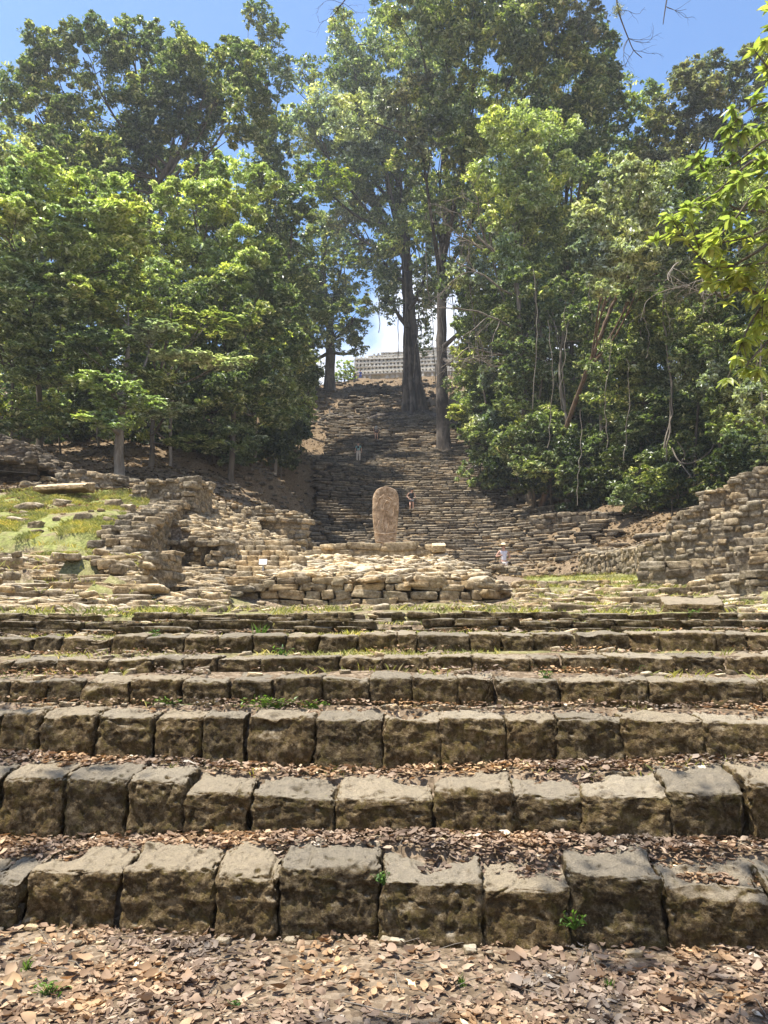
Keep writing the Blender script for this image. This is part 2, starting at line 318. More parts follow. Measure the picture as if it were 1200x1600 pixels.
def stepped(x, d, z):
    px = x / np.maximum(d, 1) * FPX + 600
    for key, lo, hi in (('right', 800, 1200), ('left', -400, 215), ('side', 215, 358)):
        rows = CRS[key]; m0 = (px > lo) & (px < (1400 if key == 'right' else hi))
        for q, (pa, ya, pb, yb, da, db) in enumerate(rows):
            A, B = at(pa, ya, da), at(pb, yb, db); f = (x - A[0]) / (B[0] - A[0]); dr = da + (db - da) * f; zr = A[2] + (B[2] - A[2]) * np.clip(f, 0, 1)
            if q == 0: m0 = m0 & (d > 9.4)
            if q == 0: z = np.where(m0 & (d <= dr + 0.25), np.minimum(z, zr - 0.12), z)
            if q + 1 < len(rows): nx = rows[q + 1][4] + (rows[q + 1][5] - rows[q + 1][4]) * f
            else: nx = dr + 1.0
            if q + 1 < len(rows): A2, B2 = at(*rows[q + 1][:2], rows[q + 1][4]), at(*rows[q + 1][2:4], rows[q + 1][5]); zn = A2[2] + (B2[2] - A2[2]) * np.clip(f, 0, 1) - 0.13
            else: zn = zr + 0.05
            z = np.where(m0 & (d > dr + 0.25) & (d <= nx + 0.25), np.minimum(zr - 0.03 + np.maximum(zn - zr + 0.03, 0) * np.clip((d - dr - 0.25) / (nx - dr), 0, 1), z + 0.6), z)
    return z
def height(x, d):
    x = np.asarray(x, float).ravel(); d = np.asarray(d, float).ravel()
    z = np.zeros(len(x))
    for i in range(NR):
        dr = row_d(i, x); nxt = row_d(i + 1, x) if i + 1 < NR else dr + 1.0
        f = np.clip((d - dr) / (nxt - dr), 0, 1)
        rt = np.clip((d - dr - 0.24) / 0.1, 0, 1) if i < 3 else 1.0
        z = np.where(d > dr + 0.13, row_z(i, x) - 0.035 - 0.10 * (1 - rt) + 0.05 * f ** 1.5 * (1 if i < 5 else 0.6), z)
    z8 = z.copy(); w = np.clip((d - row_d(NR - 1, x) - 0.2) / 0.7, 0, 1); w = w * w * (3 - 2 * w)
    dd = np.clip(d, 8.5, 165); xx = np.clip(x, -110, 110)
    z = z8 * (1 - w) + T(xx, dd) * w
    z = stepped(x, d, z)
    far = np.clip((d - 150) / 250, 0, 1); far = far * far * (3 - 2 * far)
    side = np.clip((np.abs(x) - 80) / 200, 0, 1)
    z = z * (1 - far) * (1 - side)
    q = np.c_[x, d, np.zeros(len(x))]
    amp = np.where(d < 9, 0.012, np.clip((d - 9) * 0.01, 0.012, 0.22))
    z = z + amp * fbm(q * np.where(d < 12, 3.5, 0.9)[:, None], 3, 5)
    return z
def cosd(lo, hi, step0, step1, p):
    out = [lo]; 
    while out[-1] < hi: f = (out[-1] - lo) / (hi - lo); out.append(out[-1] + step0 + (step1 - step0) * f ** p)
    return out
xh = [0.0]
while xh[-1] < 2500: a = xh[-1]; xh.append(a + (0.05 if a < 3.2 else 0.16 if a < 14 else 0.45 if a < 45 else a * 0.12))
xc = np.array([-v for v in xh[:0:-1]] + xh)
dl = []                                            # rows of the sheet: functions of x
for v in [-2500, -1200, -600, -300, -150, -70, -30, -12, -5, -1, 0, 0.8, 1.4]: dl.append(np.full(len(xc), float(v)))
prev = np.full(len(xc), 1.4)
for i in range(NR):
    dr = row_d(i, xc); n = max(3, int((dr.mean() - prev.mean() + 0) / 0.05))
    for f in np.linspace(0, 1, n + 1)[1:]: dl.append(prev + (dr + 0.125 - prev) * f)
    dl.append(dr + 0.135); prev = dr + 0.135
last = 9.7
for f in np.linspace(0, 1, 14)[1:]: dl.append(prev + (last - prev) * f)
v = last
while v < 2500: v += 0.14 if v < 36 else 0.3 if v < 105 else v * 0.06; dl.append(np.full(len(xc), v))
D = np.array(dl); X = np.tile(xc, (len(dl), 1))
Z = height(X, D).reshape(X.shape)
nr, nc = X.shape
idx = np.arange(nr * nc).reshape(nr, nc)
F = np.stack([idx[:-1, :-1], idx[:-1, 1:], idx[1:, 1:], idx[1:, :-1]], -1).reshape(-1, 4)
def grass_amt(x, d):                               # where short grass grows
    x = np.asarray(x).ravel(); d = np.asarray(d).ravel(); px = x / d * 1180 * 1.0 + 600
    g = np.zeros(len(x))
    g = np.maximum(g, ((px < 245) & (d > 14.2) & (d < 22.5)) * 1.0)
    g = np.maximum(g, ((d > 8.7) & (d < 12.5) & (((px > 130) & (px < 360)) | ((px > 830) & (px < 1250)))) * 0.8)
    g = np.maximum(g, ((px > 820) & (d > 15.5) & (d < 27)) * 0.9)
    g = np.maximum(g, ((px < 225) & (d > 9.2) & (d < 14.3)) * 0.55)
    g = np.maximum(g, ((d > 6.6) & (d < 15.7)) * 0.5)
    return g
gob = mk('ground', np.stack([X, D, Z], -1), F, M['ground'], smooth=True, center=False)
tag(gob, kind='structure')
ga = gob.data.attributes.new('grass', 'FLOAT', 'POINT'); ga.data.foreach_set('value', grass_amt(X, D).astype(np.float32))

# ------------------------------------------------------------------ stones
_tc = {}
def template(n):
    if n in _tc: return _tc[n]
    V, F, key = [], [], {}
    def vid(p):
        k = tuple(p)
        if k not in key: key[k] = len(V); V.append(p)
        return key[k]
    for ax in range(3):
        for sg in (0, n):
            for i in range(n):
                for j in range(n):
                    q = []
                    for (a, b) in ((i, j), (i + 1, j), (i + 1, j + 1), (i, j + 1)):
                        p = [0, 0, 0]; p[ax] = sg; p[(ax + 1) % 3] = a; p[(ax + 2) % 3] = b; q.append(vid(tuple(p)))
                    F.append(q if sg else q[::-1])
    V = np.array(V, float) / n * 2 - 1; F = np.array(F)
    V = np.sign(V) * np.abs(V) ** 0.8            # more vertices towards the edges
    _tc[n] = (V, F); return _tc[n]
def stones(C, SZ, Tn, n=3, rough=0.12, rnd=0.22, tilt=0.06, seed=0, detail=1):
    """N rounded rough stones. C centres, SZ (along, deep, high), Tn unit tangents in plan. Returns verts, quads, random value per face"""
    C = np.asarray(C, float); SZ = np.asarray(SZ, float); Tn = np.asarray(Tn, float); n_ = len(C)
    P, F = template(n)
    r = np.linalg.norm(P, axis=1, keepdims=True); mx_ = np.abs(P).max(1, keepdims=True)
    sph = P / r * 1.12
    rr = np.random.default_rng(seed + 100)
    k = np.clip(rnd * (0.6 + 0.8 * rr.random(n_)), 0, 0.9)[:, None, None]
    Q = P[None] * (1 - k) + sph[None] * k
    off = rr.random((n_, 1, 3)) * 50
    nzv = np.stack([fbm(Q * 1.1 + off, 2 + detail, seed), fbm(Q * 1.1 + off + 31, 2 + detail, seed + 3), fbm(Q * 1.1 + off + 77, 2 + detail, seed + 7)], -1)
    Q = Q + nzv * rough
    sk = (rr.random((n_, 1, 3)) - 0.5) * 0.25    # taper and shear: no two alike
    Q = Q + np.stack([Q[..., 2] * sk[..., 0], Q[..., 2] * sk[..., 1] * 0.4, Q[..., 0] * sk[..., 2] * 0.5], -1)
    L = Q * SZ[:, None, :] * 0.5
    a = (rr.random((n_, 1)) - 0.5) * 2 * tilt
    ca, sa = np.cos(a), np.sin(a)
    lx = L[..., 0] * ca - L[..., 2] * sa; lz = L[..., 0] * sa + L[..., 2] * ca; ly = L[..., 1]
    tx, ty = Tn[:, 0:1], Tn[:, 1:2]
    W_ = np.stack([C[:, 0:1] + lx * tx - ly * ty, C[:, 1:2] + lx * ty + ly * tx, C[:, 2:3] + lz], -1)
    FF = (F[None] + (np.arange(n_) * len(P))[:, None, None]).reshape(-1, 4)
    rv = np.repeat(rr.random(n_), len(F))
    return W_.reshape(-1, 3), FF, rv
def detailed_block(C, SZ, tang, n, seed, shear=1.0):
    """a foreground block: fine displaced surface, rounded worn edges, pits and a crack or two"""
    P, F = template(n); P = P.copy()
    C = np.array(C, float); SZ = np.array(SZ, float)
    L = P * SZ * 0.5
    # round the edges by a fixed radius (m)
    rad = min(min(SZ) * 0.5 * (0.15 + 0.25 * random.random()), 0.04)
    inner = SZ * 0.5 - rad
    core = np.clip(L, -inner, inner); dv = L - core; ln = np.linalg.norm(dv, axis=1, keepdims=True) + 1e-9
    mx_ = np.abs(dv).max(1, keepdims=True)
    L = core + dv / ln * np.minimum(rad, mx_ * 1.0 + 0 * ln)
    nrm = dv / ln
    o = np.array([seed * 3.7, seed * 1.3, seed * 7.1])
    W0 = L + o
    big = fbm(W0 * 4.5, 2, 3) * 0.012
    med = fbm(W0 * 14, 4, 9, 0.6) * 0.010
    ridg = -np.abs(fbm(W0 * np.array([3.0, 3.0, 8.0]), 3, 21)) * 0.018
    pits = -np.clip(fbm(W0 * 22, 3, 33) - 0.35, 0, 1) * 0.030
    chip = -np.clip(fbm(W0 * 3.1, 2, 41) - 0.35, 0, 1) * 0.08 - np.exp(-(fbm(W0 * np.array([2.2, 1.0, 1.4]), 2, 61) / 0.02) ** 2) * 0.012
    L = L + nrm * (big + med + ridg + pits + chip)[:, None]
    tp = (random.random() - 0.5) * 0.07; lean = 0.07 + 0.06 * random.random()
    tpz = np.clip(L[:, 2] / (SZ[2] * 0.5), 0, 1); L[:, 2] += tpz * shear * (L[:, 1] * (0.12 + 0.12 * random.random()) - np.clip(-L[:, 1] - SZ[1] * 0.22, 0, 1) * (0.25 + 0.3 * random.random()))
    L[:, 0] += L[:, 2] * tp; L[:, 1] += L[:, 2] * lean; L[:, 2] += L[:, 0] * (random.random() - 0.5) * 0.06
    tx, ty = tang
    V = np.stack([C[0] + L[:, 0] * tx - L[:, 1] * ty, C[1] + L[:, 0] * ty + L[:, 1] * tx, C[2] + L[:, 2]], -1)
    return V, F

# the front stairway -------------------------------------------------
stairs = thing('stone_staircase', (0, row_d(0, 0.), 0), 'broad weathered stairway of big mossy limestone blocks rising from the leaf-covered ground', 'staircase')
edges = {0: [-150, -15, 35, 190, 338, 438, 596, 757, 896, 1048, 1210, 1350],
         1: [-110, 0, 100, 204, 291, 395, 526, 680, 805, 916, 1054, 1172, 1300],
         2: [-90, 0, 62, 150, 243, 318, 388, 493, 600, 692, 795, 875, 980, 1105, 1215, 1300],
         3: [-50, 15, 73, 130, 207, 285, 360, 430, 505, 578, 646, 718, 778, 880, 970, 1018, 1110, 1195, 1290],
         4: [-60, 20, 90, 170, 240, 287, 340, 410, 533, 600, 670, 740, 830, 880, 955, 1056, 1140, 1200, 1270],
         5: [-60, 0, 50, 92, 175, 228, 290, 340, 395, 447, 500, 560, 622, 652, 735, 785, 835, 905, 985, 1030, 1120, 1170, 1240]}
topadj = {0: {0: 0, 1: 5, 2: -8, 3: -8, 4: -2, 5: -6, 6: 9, 7: 17, 8: -5, 9: 8, 10: 0},
          1: {0: 0, 1: -2, 2: -6, 3: -5, 4: 3, 5: 4, 6: -2, 7: -6, 8: 5, 9: 7, 10: -2, 11: 0}}
bi = 0
for i in range(6):
    st = thing('step', (0, 0, 0), None, None); st.parent = stairs; st.location = (0, float(row_d(i, 0.) - row_d(0, 0.)), float(row_z(i, 0.) - 0.3))
    E = edges[i]
    for k in range(len(E) - 1):
        a, b = E[k], E[k + 1]; mid = 0.5 * (a + b)
        yt = np.interp(mid, PX3, [ROWS_PX[i][q][1] for q in range(3)]) if i < 5 else 988
        dd = row_d(i, (mid - 600) / 1180 * row_d(i, 0.))
        xa = at(a, yt, dd)[0]; xb = at(b, yt, dd)[0]; xm = (xa + xb) / 2
        ztop = float(row_z(i, xm)); adj = topadj.get(i, {}).get(k, random.uniform(-2, 3) if i < 3 else random.uniform(-1.5, 1.5))
        ztop -= adj * scale_at(mid, yt, dd)
        zbase = float(row_z(i - 1, xm)) if i > 0 else 0.0
        h = ztop - zbase + 0.10
        nd = float(row_d(i + 1, xm)) - dd
        dep = min(nd - 0.03, random.uniform(0.34, 0.46)) if i < 3 else min(0.36, nd)
        if i == 1 and k == 10: dep = 0.62
        jd = random.uniform(-0.02, 0.025)
        sl_ = (row_d(i, xb) - row_d(i, xa)) / (xb - xa); t = np.array([1.0, sl_]); t /= np.linalg.norm(t)
        V, F_ = detailed_block((xm, dd + dep / 2 + jd, ztop - h / 2), (xb - xa + (0.012 if i < 3 else 0.008), dep, h), t, (60, 52, 42, 30, 24, 18)[i], bi + 1, (0.7, 0.55, 0.3, 0.2, 0.2, 0.2)[i])
        mk('block', V, F_, M['block'], st); bi += 1
C, SZ = [], []
for i in (1, 2, 3):
    for q in range(90):
        x = random.uniform(-3.2, 3.2); w = random.uniform(0.03, 0.12)
        if math.sin(x * 2.3 + i * 2) > -0.2: C.append((x, row_d(i, x) - random.uniform(0.0, 0.04), row_z(i - 1, x) + random.uniform(0.0, 0.02))); SZ.append((w, 0.07, random.uniform(0.02, 0.045)))
V, F_, rv = stones(C, SZ, np.tile((1., 0.), (len(C), 1)), 5, 0.16, 0.3, 0.15, 39); tag(mk('packing_stones', V, F_, M['rubble'], stairs, attr=rv), kind='stuff')
for i in (6, 7):                                   # two thin broken courses above
    st = thing('step', (0, 0, 0), None, None); st.parent = stairs; st.location = (0, float(row_d(i, 0.) - row_d(0, 0.)), float(row_z(i, 0.) - 0.1))
    C, SZ = [], []
    for layer in (0, 1):
        x = -6.0
        while x < 6.0:
            w = random.uniform(0.16, 0.5)
            if random.random() < 0.93: 
                C.append((x + w / 2, row_d(i, x) + random.uniform(0.0, 0.12) + 0.14 - 0.08 * (1 - layer), row_z(i, x) - 0.03 - 0.07 * (1 - layer) + random.uniform(-.015, .02))); SZ.append((w * 0.98, random.uniform(0.25, 0.4), random.uniform(0.06, 0.10)))
            x += w
    V, F_, rv = stones(C, SZ, np.tile((1., 0.), (len(C), 1)), 6, 0.14, 0.25, 0.04, 40 + i)
    mk('course', V, F_, M['block'], st, attr=rv)

# masonry walls -------------------------------------------------------
def masonry(pts, ch=0.16, sw=0.30, thick=0.7, seed=0, n=4, rough=0.16, ragged=0.6, base_extra=0.25, cap=True, rnd=0.26):
    """pts: (px, y_base, y_top, d). returns stone mesh and core mesh"""
    rr = random.Random(seed)
    B = [at(px, yb, d) for px, yb, yt, d in pts]; Tp = [at(px, yt, d)[2] for px, yb, yt, d in pts]
    L = [0.0]
    for a, b in zip(B[:-1], B[1:]): L.append(L[-1] + math.hypot(b[0] - a[0], b[1] - a[1]))
    L = np.array(L); bx = np.array([p[0] for p in B]); by = np.array([p[1] for p in B]); bz = np.array([p[2] for p in B]); Tp = np.array(Tp)
    def pos(s):
        e = 0.02; x0, y0 = np.interp(s, L, bx), np.interp(s, L, by)
        x1, y1 = np.interp(min(s + e, L[-1]), L, bx) - np.interp(max(s - e, 0), L, bx), np.interp(min(s + e, L[-1]), L, by) - np.interp(max(s - e, 0), L, by)
        q = math.hypot(x1, y1); return x0, y0, x1 / q, y1 / q
    C, SZ, TN = [], [], []
    zc = bz.min() - base_extra
    while zc < Tp.max() + ch:
        h = ch * rr.uniform(0.6, 1.5); s = -rr.random() * sw
        while s < L[-1]:
            w = sw * rr.uniform(0.35, 1.7) * (1.2 if h > ch else 0.9); sm = min(max(s + w / 2, 0), L[-1])
            top = np.interp(sm, L, Tp) + rr.uniform(-ragged, ragged * 0.4) * ch; bot = np.interp(sm, L, bz) - base_extra
            if zc + h * 0.5 < top and zc + h > bot:
                x, y, tx, ty = pos(sm); j = rr.uniform(-0.07, 0.07); hh = h * rr.uniform(0.78, 1.12)
                j *= 0.6; dep = rr.uniform(0.25, 0.4); ox, oy = -ty * (dep / 2 + j), tx * (dep / 2 + j)
                C.append((x + ox, y + oy, zc + h / 2 + rr.uniform(-.12, .12) * h)); SZ.append((w * rr.uniform(.9, 1.02), dep, hh)); TN.append((tx, ty))
            s += w
        zc += h * 0.94
    if cap:
        nrow = max(1, int(thick / 0.3))
        for rrow in range(nrow + 1):
            s = rr.random() * 0.2
            while s < L[-1]:
                w = sw * rr.uniform(0.5, 1.4); sm = min(s + w / 2, L[-1]); x, y, tx, ty = pos(sm); o = 0.15 + rrow * 0.3 + rr.uniform(-.1, .1)
                if rr.random() < 0.9:
                    C.append((x - ty * o, y + tx * o, np.interp(sm, L, Tp) - 0.06 + rr.uniform(-.06, .06))); SZ.append((w * 0.95, rr.uniform(0.2, 0.42), rr.uniform(0.10, 0.18))); a = rr.uniform(-.4, .4); TN.append((tx * math.cos(a) - ty * math.sin(a), tx * math.sin(a) + ty * math.cos(a)))
                s += w
    st_ = stones(C, SZ, TN, n, rough, rnd, 0.11, seed)
    # solid core behind the facing
    ns = max(2, int(L[-1] / 0.25)); V, F_ = [], []
    for k in range(ns + 1):
        s = L[-1] * k / ns; x, y, tx, ty = pos(s); zb = np.interp(s, L, bz) - base_extra - 0.2; zt = np.interp(s, L, Tp) - ch * 0.75
        for o, z in ((0.03, zb), (0.03, zt), (thick, zt), (thick, zb)): V.append((x - ty * o, y + tx * o, z))
    for k in range(ns):
        a = 4 * k
        for q in range(4): F_.append((a + q, a + (q + 1) % 4, a + 4 + (q + 1) % 4, a + 4 + q))
    e = 4 * ns; F_ += [(3, 2, 1, 0), (e, e + 1, e + 2, e + 3)]
    return st_, (np.array(V), np.array(F_))
def wall_thing(name, label, cat, walls, group=None, part='masonry', mat='masonry', **kw):
    p0 = walls[0][0]; o = thing(name, at(p0[0], p0[1], p0[3]), label, cat, group)
    for q, w in enumerate(walls):
        st_, core = masonry(w, seed=kw.pop('seed', 5) + q * 7 if q == 0 else q * 13 + len(w) + 3, **kw)
        mk(part, st_[0], st_[1], M[mat], o, attr=st_[2]); mk('core', core[0], core[1], M[mat], o, smooth=False, attr=np.full(len(core[1]), 0.2))
    return o
def surf_stones(poly, n, size, hfun, seed, squash=0.5, sink=0.3, nv=4, rough=0.16, flat=0.4):
    """loose stones lying on a surface; poly: quad corners (px, d) -> scattered in x/d space"""
    rr = np.random.default_rng(seed); out = []
    (p0, d0), (p1, d1) = poly[0], poly[1]
    px = rr.uniform(p0, p1, n); d = rr.uniform(d0, d1, n); x = (px - 600) / FPX * d
    s = size * rr.uniform(0.4, 1.5, n) ** 1.3; z = hfun(x, d)
    squash = squash * (1.5 if seed == 71 else 1.0); C = np.c_[x, d, z + s * squash * (0.5 - sink)]; SZ = np.c_[s * rr.uniform(0.8, 1.5, n), s * rr.uniform(0.7, 1.1, n), s * squash * rr.uniform(0.7, 1.3, n)]
    a = rr.uniform(-flat, flat, n); return stones(C, SZ, np.c_[np.cos(a), np.sin(a)], nv, rough, 0.4, 0.25, seed)

# platform with the stela ---------------------------------------------
plat = thing('stone_platform', at(580, 955, 16), 'low ruined stone platform heaped with pale rubble, carrying the carved stela', 'platform')
PW = [(357, 953, 908, 17.2), (362, 955, 906, 16.0), (480, 956, 906, 15.9), (600, 956, 904, 15.8), (700, 956, 906, 15.9), (775, 955, 910, 16.0), (800, 953, 925, 16.6), (808, 948, 935, 18)]
st_, core = masonry(PW, 0.15, 0.42, 0.5, 3, 6, 0.11, 0.5, 0.25)
mk('retaining_wall', st_[0], st_[1], M['rubble'], plat, attr=st_[2])
def mound_h(x, d):
    x = np.asarray(x, float).ravel(); d = np.asarray(d, float).ravel()
    z0 = at(600, 909, 16)[2]; z1 = at(600, 876, 21.4)[2]; z2 = at(600, 866, 24)[2]
    z = np.interp(d, [16, 21.4, 24, 26], [z0, z1, z2, z2 - 0.3])
    e = np.minimum((x + 3.25) / 1.0, (3.0 + np.clip(d - 19, 0, 9) * 0.02 - x) / 1.6); e = np.clip(e, 0, 1)
    g = at(600, 955, 16)[2]
    return g + (z - g) * (0.35 + 0.65 * e * (2 - e)) + 0.05 * fbm(np.c_[x, d, d * 0] * 1.6, 3, 4)
gx = np.linspace(-3.5, 3.2, 70); gd = np.linspace(16.25, 26, 90); GX, GD = np.meshgrid(gx, gd); GZ = mound_h(GX, GD).reshape(GX.shape)
GZ[:, 0] -= 1.2; GZ[:, -1] -= 1.2; GZ[-1] -= 1.2; GZ[0] -= 0.4
ix = np.arange(GX.size).reshape(GX.shape); FF = np.stack([ix[:-1, :-1], ix[:-1, 1:], ix[1:, 1:], ix[1:, :-1]], -1).reshape(-1, 4)
mk('rubble_core', np.stack([GX, GD, GZ], -1), FF, M['rubble'], plat, attr=np.full(len(FF), 0.5))
rr_ = np.random.default_rng(3); n_ = 4600; xx = rr_.uniform(-3.3, 3.05, n_); dd = 16.2 + rr_.random(n_) ** 0.8 * 4.9; ss = 0.06 + 0.26 * rr_.random(n_) ** 1.8
C = np.c_[xx, dd, mound_h(xx, dd) + ss * 0.08]; V, F_, rv = stones(C, np.c_[ss * rr_.uniform(.9, 1.6, n_), ss * rr_.uniform(.8, 1.3, n_), ss * rr_.uniform(.35, .8, n_)], np.c_[np.ones(n_), rr_.uniform(-1.5, 1.5, n_)], 4, 0.22, 0.3, 0.5, 8)
mk('rubble', V, F_, M['rubble'], plat, attr=rv)
st_, core = masonry([(478, 876, 857, 21.3), (540, 876, 852, 21.2), (620, 875, 851, 21.2), (672, 875, 852, 21.2)], 0.17, 0.5, 0.5, 9, 6, 0.12, 0.3, 0.05)
mk('upper_wall', st_[0], st_[1], M['rubble'], plat, attr=st_[2]); mk('upper_core', core[0], core[1], M['rubble'], plat, smooth=False, attr=np.full(len(core[1]), 0.4))
for (px, y0, y1, w) in ((686, 863, 847, 22), (690, 878, 863, 24)):
    a = at(px, y0, 21.1); b = at(px, y1, 21.1); V, F_ = detailed_block((a[0], 21.3, (a[2] + b[2]) / 2), (w * 21 / 1180, 0.4, b[2] - a[2]), (1, 0), 16, px)
    mk('corner_block', V, F_, M['rubble'], plat, attr=np.full(len(F_), 0.75))

# the stela -----------------------------------------------------------
sd = 22.6; zb = at(601, 858, sd)[2]; zt = at(602, 761, sd)[2]; k = scale_at(602, 800, sd)
prof_y = [853, 840, 820, 795, 780, 772, 766, 763, 761.5]
prof_l = [588, 585.5, 583, 581.5, 582, 584, 588, 594, 601]; prof_r = [616, 618.5, 621, 623.5, 623.5, 622, 618.5, 611, 604]
NZ, NA = 60, 48; V = []
ys = np.r_[np.linspace(858, 775, 44), 775 - (13.8) * np.sin(np.linspace(0.06, 1.0, 16) * np.pi / 2)]
for q, y in enumerate(ys):
    l = np.interp(-y, [-v for v in prof_y], prof_l); r_ = np.interp(-y, [-v for v in prof_y], prof_r)
    z = at(602, y, sd)[2]; cx = ((l + r_) / 2 - 600) * k; hw = (r_ - l) / 2 * k; th = 0.15
    for a in range(NA):
        t = 2 * math.pi * a / NA; c_, s_ = math.cos(t), math.sin(t)
        V.append((cx + hw * np.sign(c_) * abs(c_) ** 0.35, sd + th * np.sign(s_) * abs(s_) ** 0.45, z))
V = np.array(V); 
F_ = [(q * NA + a, q * NA + (a + 1) % NA, (q + 1) * NA + (a + 1) % NA, (q + 1) * NA + a) for q in range(len(ys) - 1) for a in range(NA)]
top = len(V); V = np.r_[V, [[V[-NA:, 0].mean(), sd, V[-1, 2] + 0.005]]]
F_ += [((len(ys) - 1) * NA + a, (len(ys) - 1) * NA + a + 1, (len(ys) - 1) * NA + (a + 2) % NA, top) for a in range(0, NA, 2)]
V[:, 1] += fbm(V * 3.0, 3, 8) * 0.02; V[:, 0] += fbm(V * 2.5 + 9, 2, 5) * 0.012
stela = thing('stela', (V[0, 0], sd, zb), 'tall upright tan carved stone slab with rounded top standing on the platform', 'stela')
sb = mk('slab', V, np.array(F_), M['stela'], stela)
# worn low relief on its face: figure, plumes and a ground line, as raised bands
def tube(pts, rad, ns=6, flat=None, jitter=0.0, seed=0, cap=True):
    pts = np.asarray(pts, float); rad = np.broadcast_to(np.asarray(rad, float), (len(pts),)).copy(); n = len(pts)
    tg = np.gradient(pts, axis=0); tg /= (np.linalg.norm(tg, axis=1, keepdims=True) + 1e-9)
    ref = np.array([0., 1, 0]) if abs(tg[:, 1]).mean() < 0.8 else np.array([1., 0, 0])
    u = np.cross(tg, ref); u /= (np.linalg.norm(u, axis=1, keepdims=True) + 1e-9); w = np.cross(u, tg)
    A = np.arange(ns) * 2 * np.pi / ns
    rr = rad[:, None] * np.ones(ns)
    if jitter: rr = rr * (1 + jitter * fbm(np.stack([np.cos(A)[None] + pts[:, 0:1] * 0.0 + seed, np.sin(A)[None] + 0 * rr, pts[:, 2:3] * 0.35 + 0 * rr], -1) * 1.5, 3, seed))
    V = pts[:, None] + rr[..., None] * (np.cos(A)[None, :, None] * u[:, None] + np.sin(A)[None, :, None] * w[:, None])
    if flat is not None: V[..., 1] = pts[:, None, 1] + (V[..., 1] - pts[:, None, 1]) * flat
    i = np.arange(n * ns).reshape(n, ns); F = np.stack([i[:-1], np.roll(i[:-1], -1, 1), np.roll(i[1:], -1, 1), i[1:]], -1).reshape(-1, 4)
    return V.reshape(-1, 3), F
L_ = []
def relief(pxs, w=1.4):
    p = [at(x, y, sd - 0.155) for x, y in pxs]; p = np.array(p); q = np.linspace(0, len(p) - 1, len(p) * 4)
    p = np.c_[np.interp(q, range(len(p)), p[:, 0]), np.interp(q, range(len(p)), p[:, 1]), np.interp(q, range(len(p)), p[:, 2])]
    L_.append(tube(p, w * k * 0.75, 6, 1.0))
for c in ([(586, 833), (602, 835), (618, 832)], [(588, 846), (602, 848), (615, 846)], [(600, 830), (598, 815), (601, 800), (599, 790), (604, 782), (610, 786), (608, 795)], [(604, 830), (608, 818), (606, 804)], [(592, 800), (589, 790), (592, 779), (600, 773)], [(606, 776), (613, 781), (616, 792), (614, 806)], [(593, 812), (590, 822), (592, 830)], [(612, 812), (615, 822), (612, 829)], [(596, 795), (602, 797), (608, 800)], [(610, 840), (614, 840)]): relief(c, 1.1)
V, F_ = joinparts(L_); mk('relief', V, F_, M['stela'], stela)

# ruined walls left ---------------------------------------------------
wall_thing('retaining_wall', 'low stacked stone wall at the inner edge of the left grassy terrace', 'wall', [[(208, 782, 752, 21.6), (305, 786, 748, 21.2), (330, 783, 760, 22.6)]], ch=0.13, sw=0.27, thick=1.4, seed=21)
wall_thing('stone_wall', 'ragged grey stacked wall behind the flat stone slab', 'wall', [[(90, 762, 738, 23.4), (130, 762, 736, 23.2), (176, 764, 742, 22.8)]], ch=0.14, sw=0.32, thick=1.0, seed=22)
wall_thing('terrace_wall', 'curved retaining wall dropping from the left grassy terrace towards the hollow', 'wall', [[(203, 866, 852, 14.8), (232, 862, 826, 15.6), (262, 850, 800, 18.0), (288, 830, 784, 21.0)], [(203, 892, 872, 14.5), (240, 892, 868, 14.6), (280, 880, 862, 15.4)]], ch=0.13, sw=0.28, thick=0.8, seed=23)
wall_thing('rubble_wall', 'bulging rubble wall with a sharp dark end left of the stela', 'wall', [[(290, 842, 783, 24.5), (350, 840, 787, 24.4), (420, 850, 792, 24.2), (462, 858, 800, 24.0), (478, 862, 812, 24.0), (478, 860, 812, 26.5)]], ch=0.16, sw=0.25, thick=1.5, seed=24, rnd=0.5, rough=0.2)
wall_thing('stepped_wall', 'low heaped stone buttress beside the small left steps', 'wall', [[(286, 872, 838, 18.5), (318, 874, 842, 18.2), (326, 872, 850, 19.0)], [(325, 892, 868, 17.6), (366, 894, 846, 17.8), (368, 892, 850, 19.4)]], ch=0.13, sw=0.22, thick=0.8, seed=25, rnd=0.4)
# small stair in the hollow
ss_ = thing('small_stair', at(400, 900, 18), 'short flight of narrow stone steps left of the platform', 'stair')
for q in range(7):
    y = 893 - q * 8; d = 16.9 + q * 0.42; a = at(370, y, d); b = at(472 - q * 4, y, d); C, SZ = [], []; x = a[0]
    while x < b[0]: w = random.uniform(0.2, 0.45); C.append((x + w / 2, d + 0.2, a[2] - 0.11)); SZ.append((w * .97, 0.62, 0.24)); x += w
    V, F_, rv = stones(C, SZ, np.tile((1., 0.), (len(C), 1)), 4, 0.1, 0.2, 0.04, 60 + q); mk('step', V, F_, M['rubble'], ss_, attr=rv)

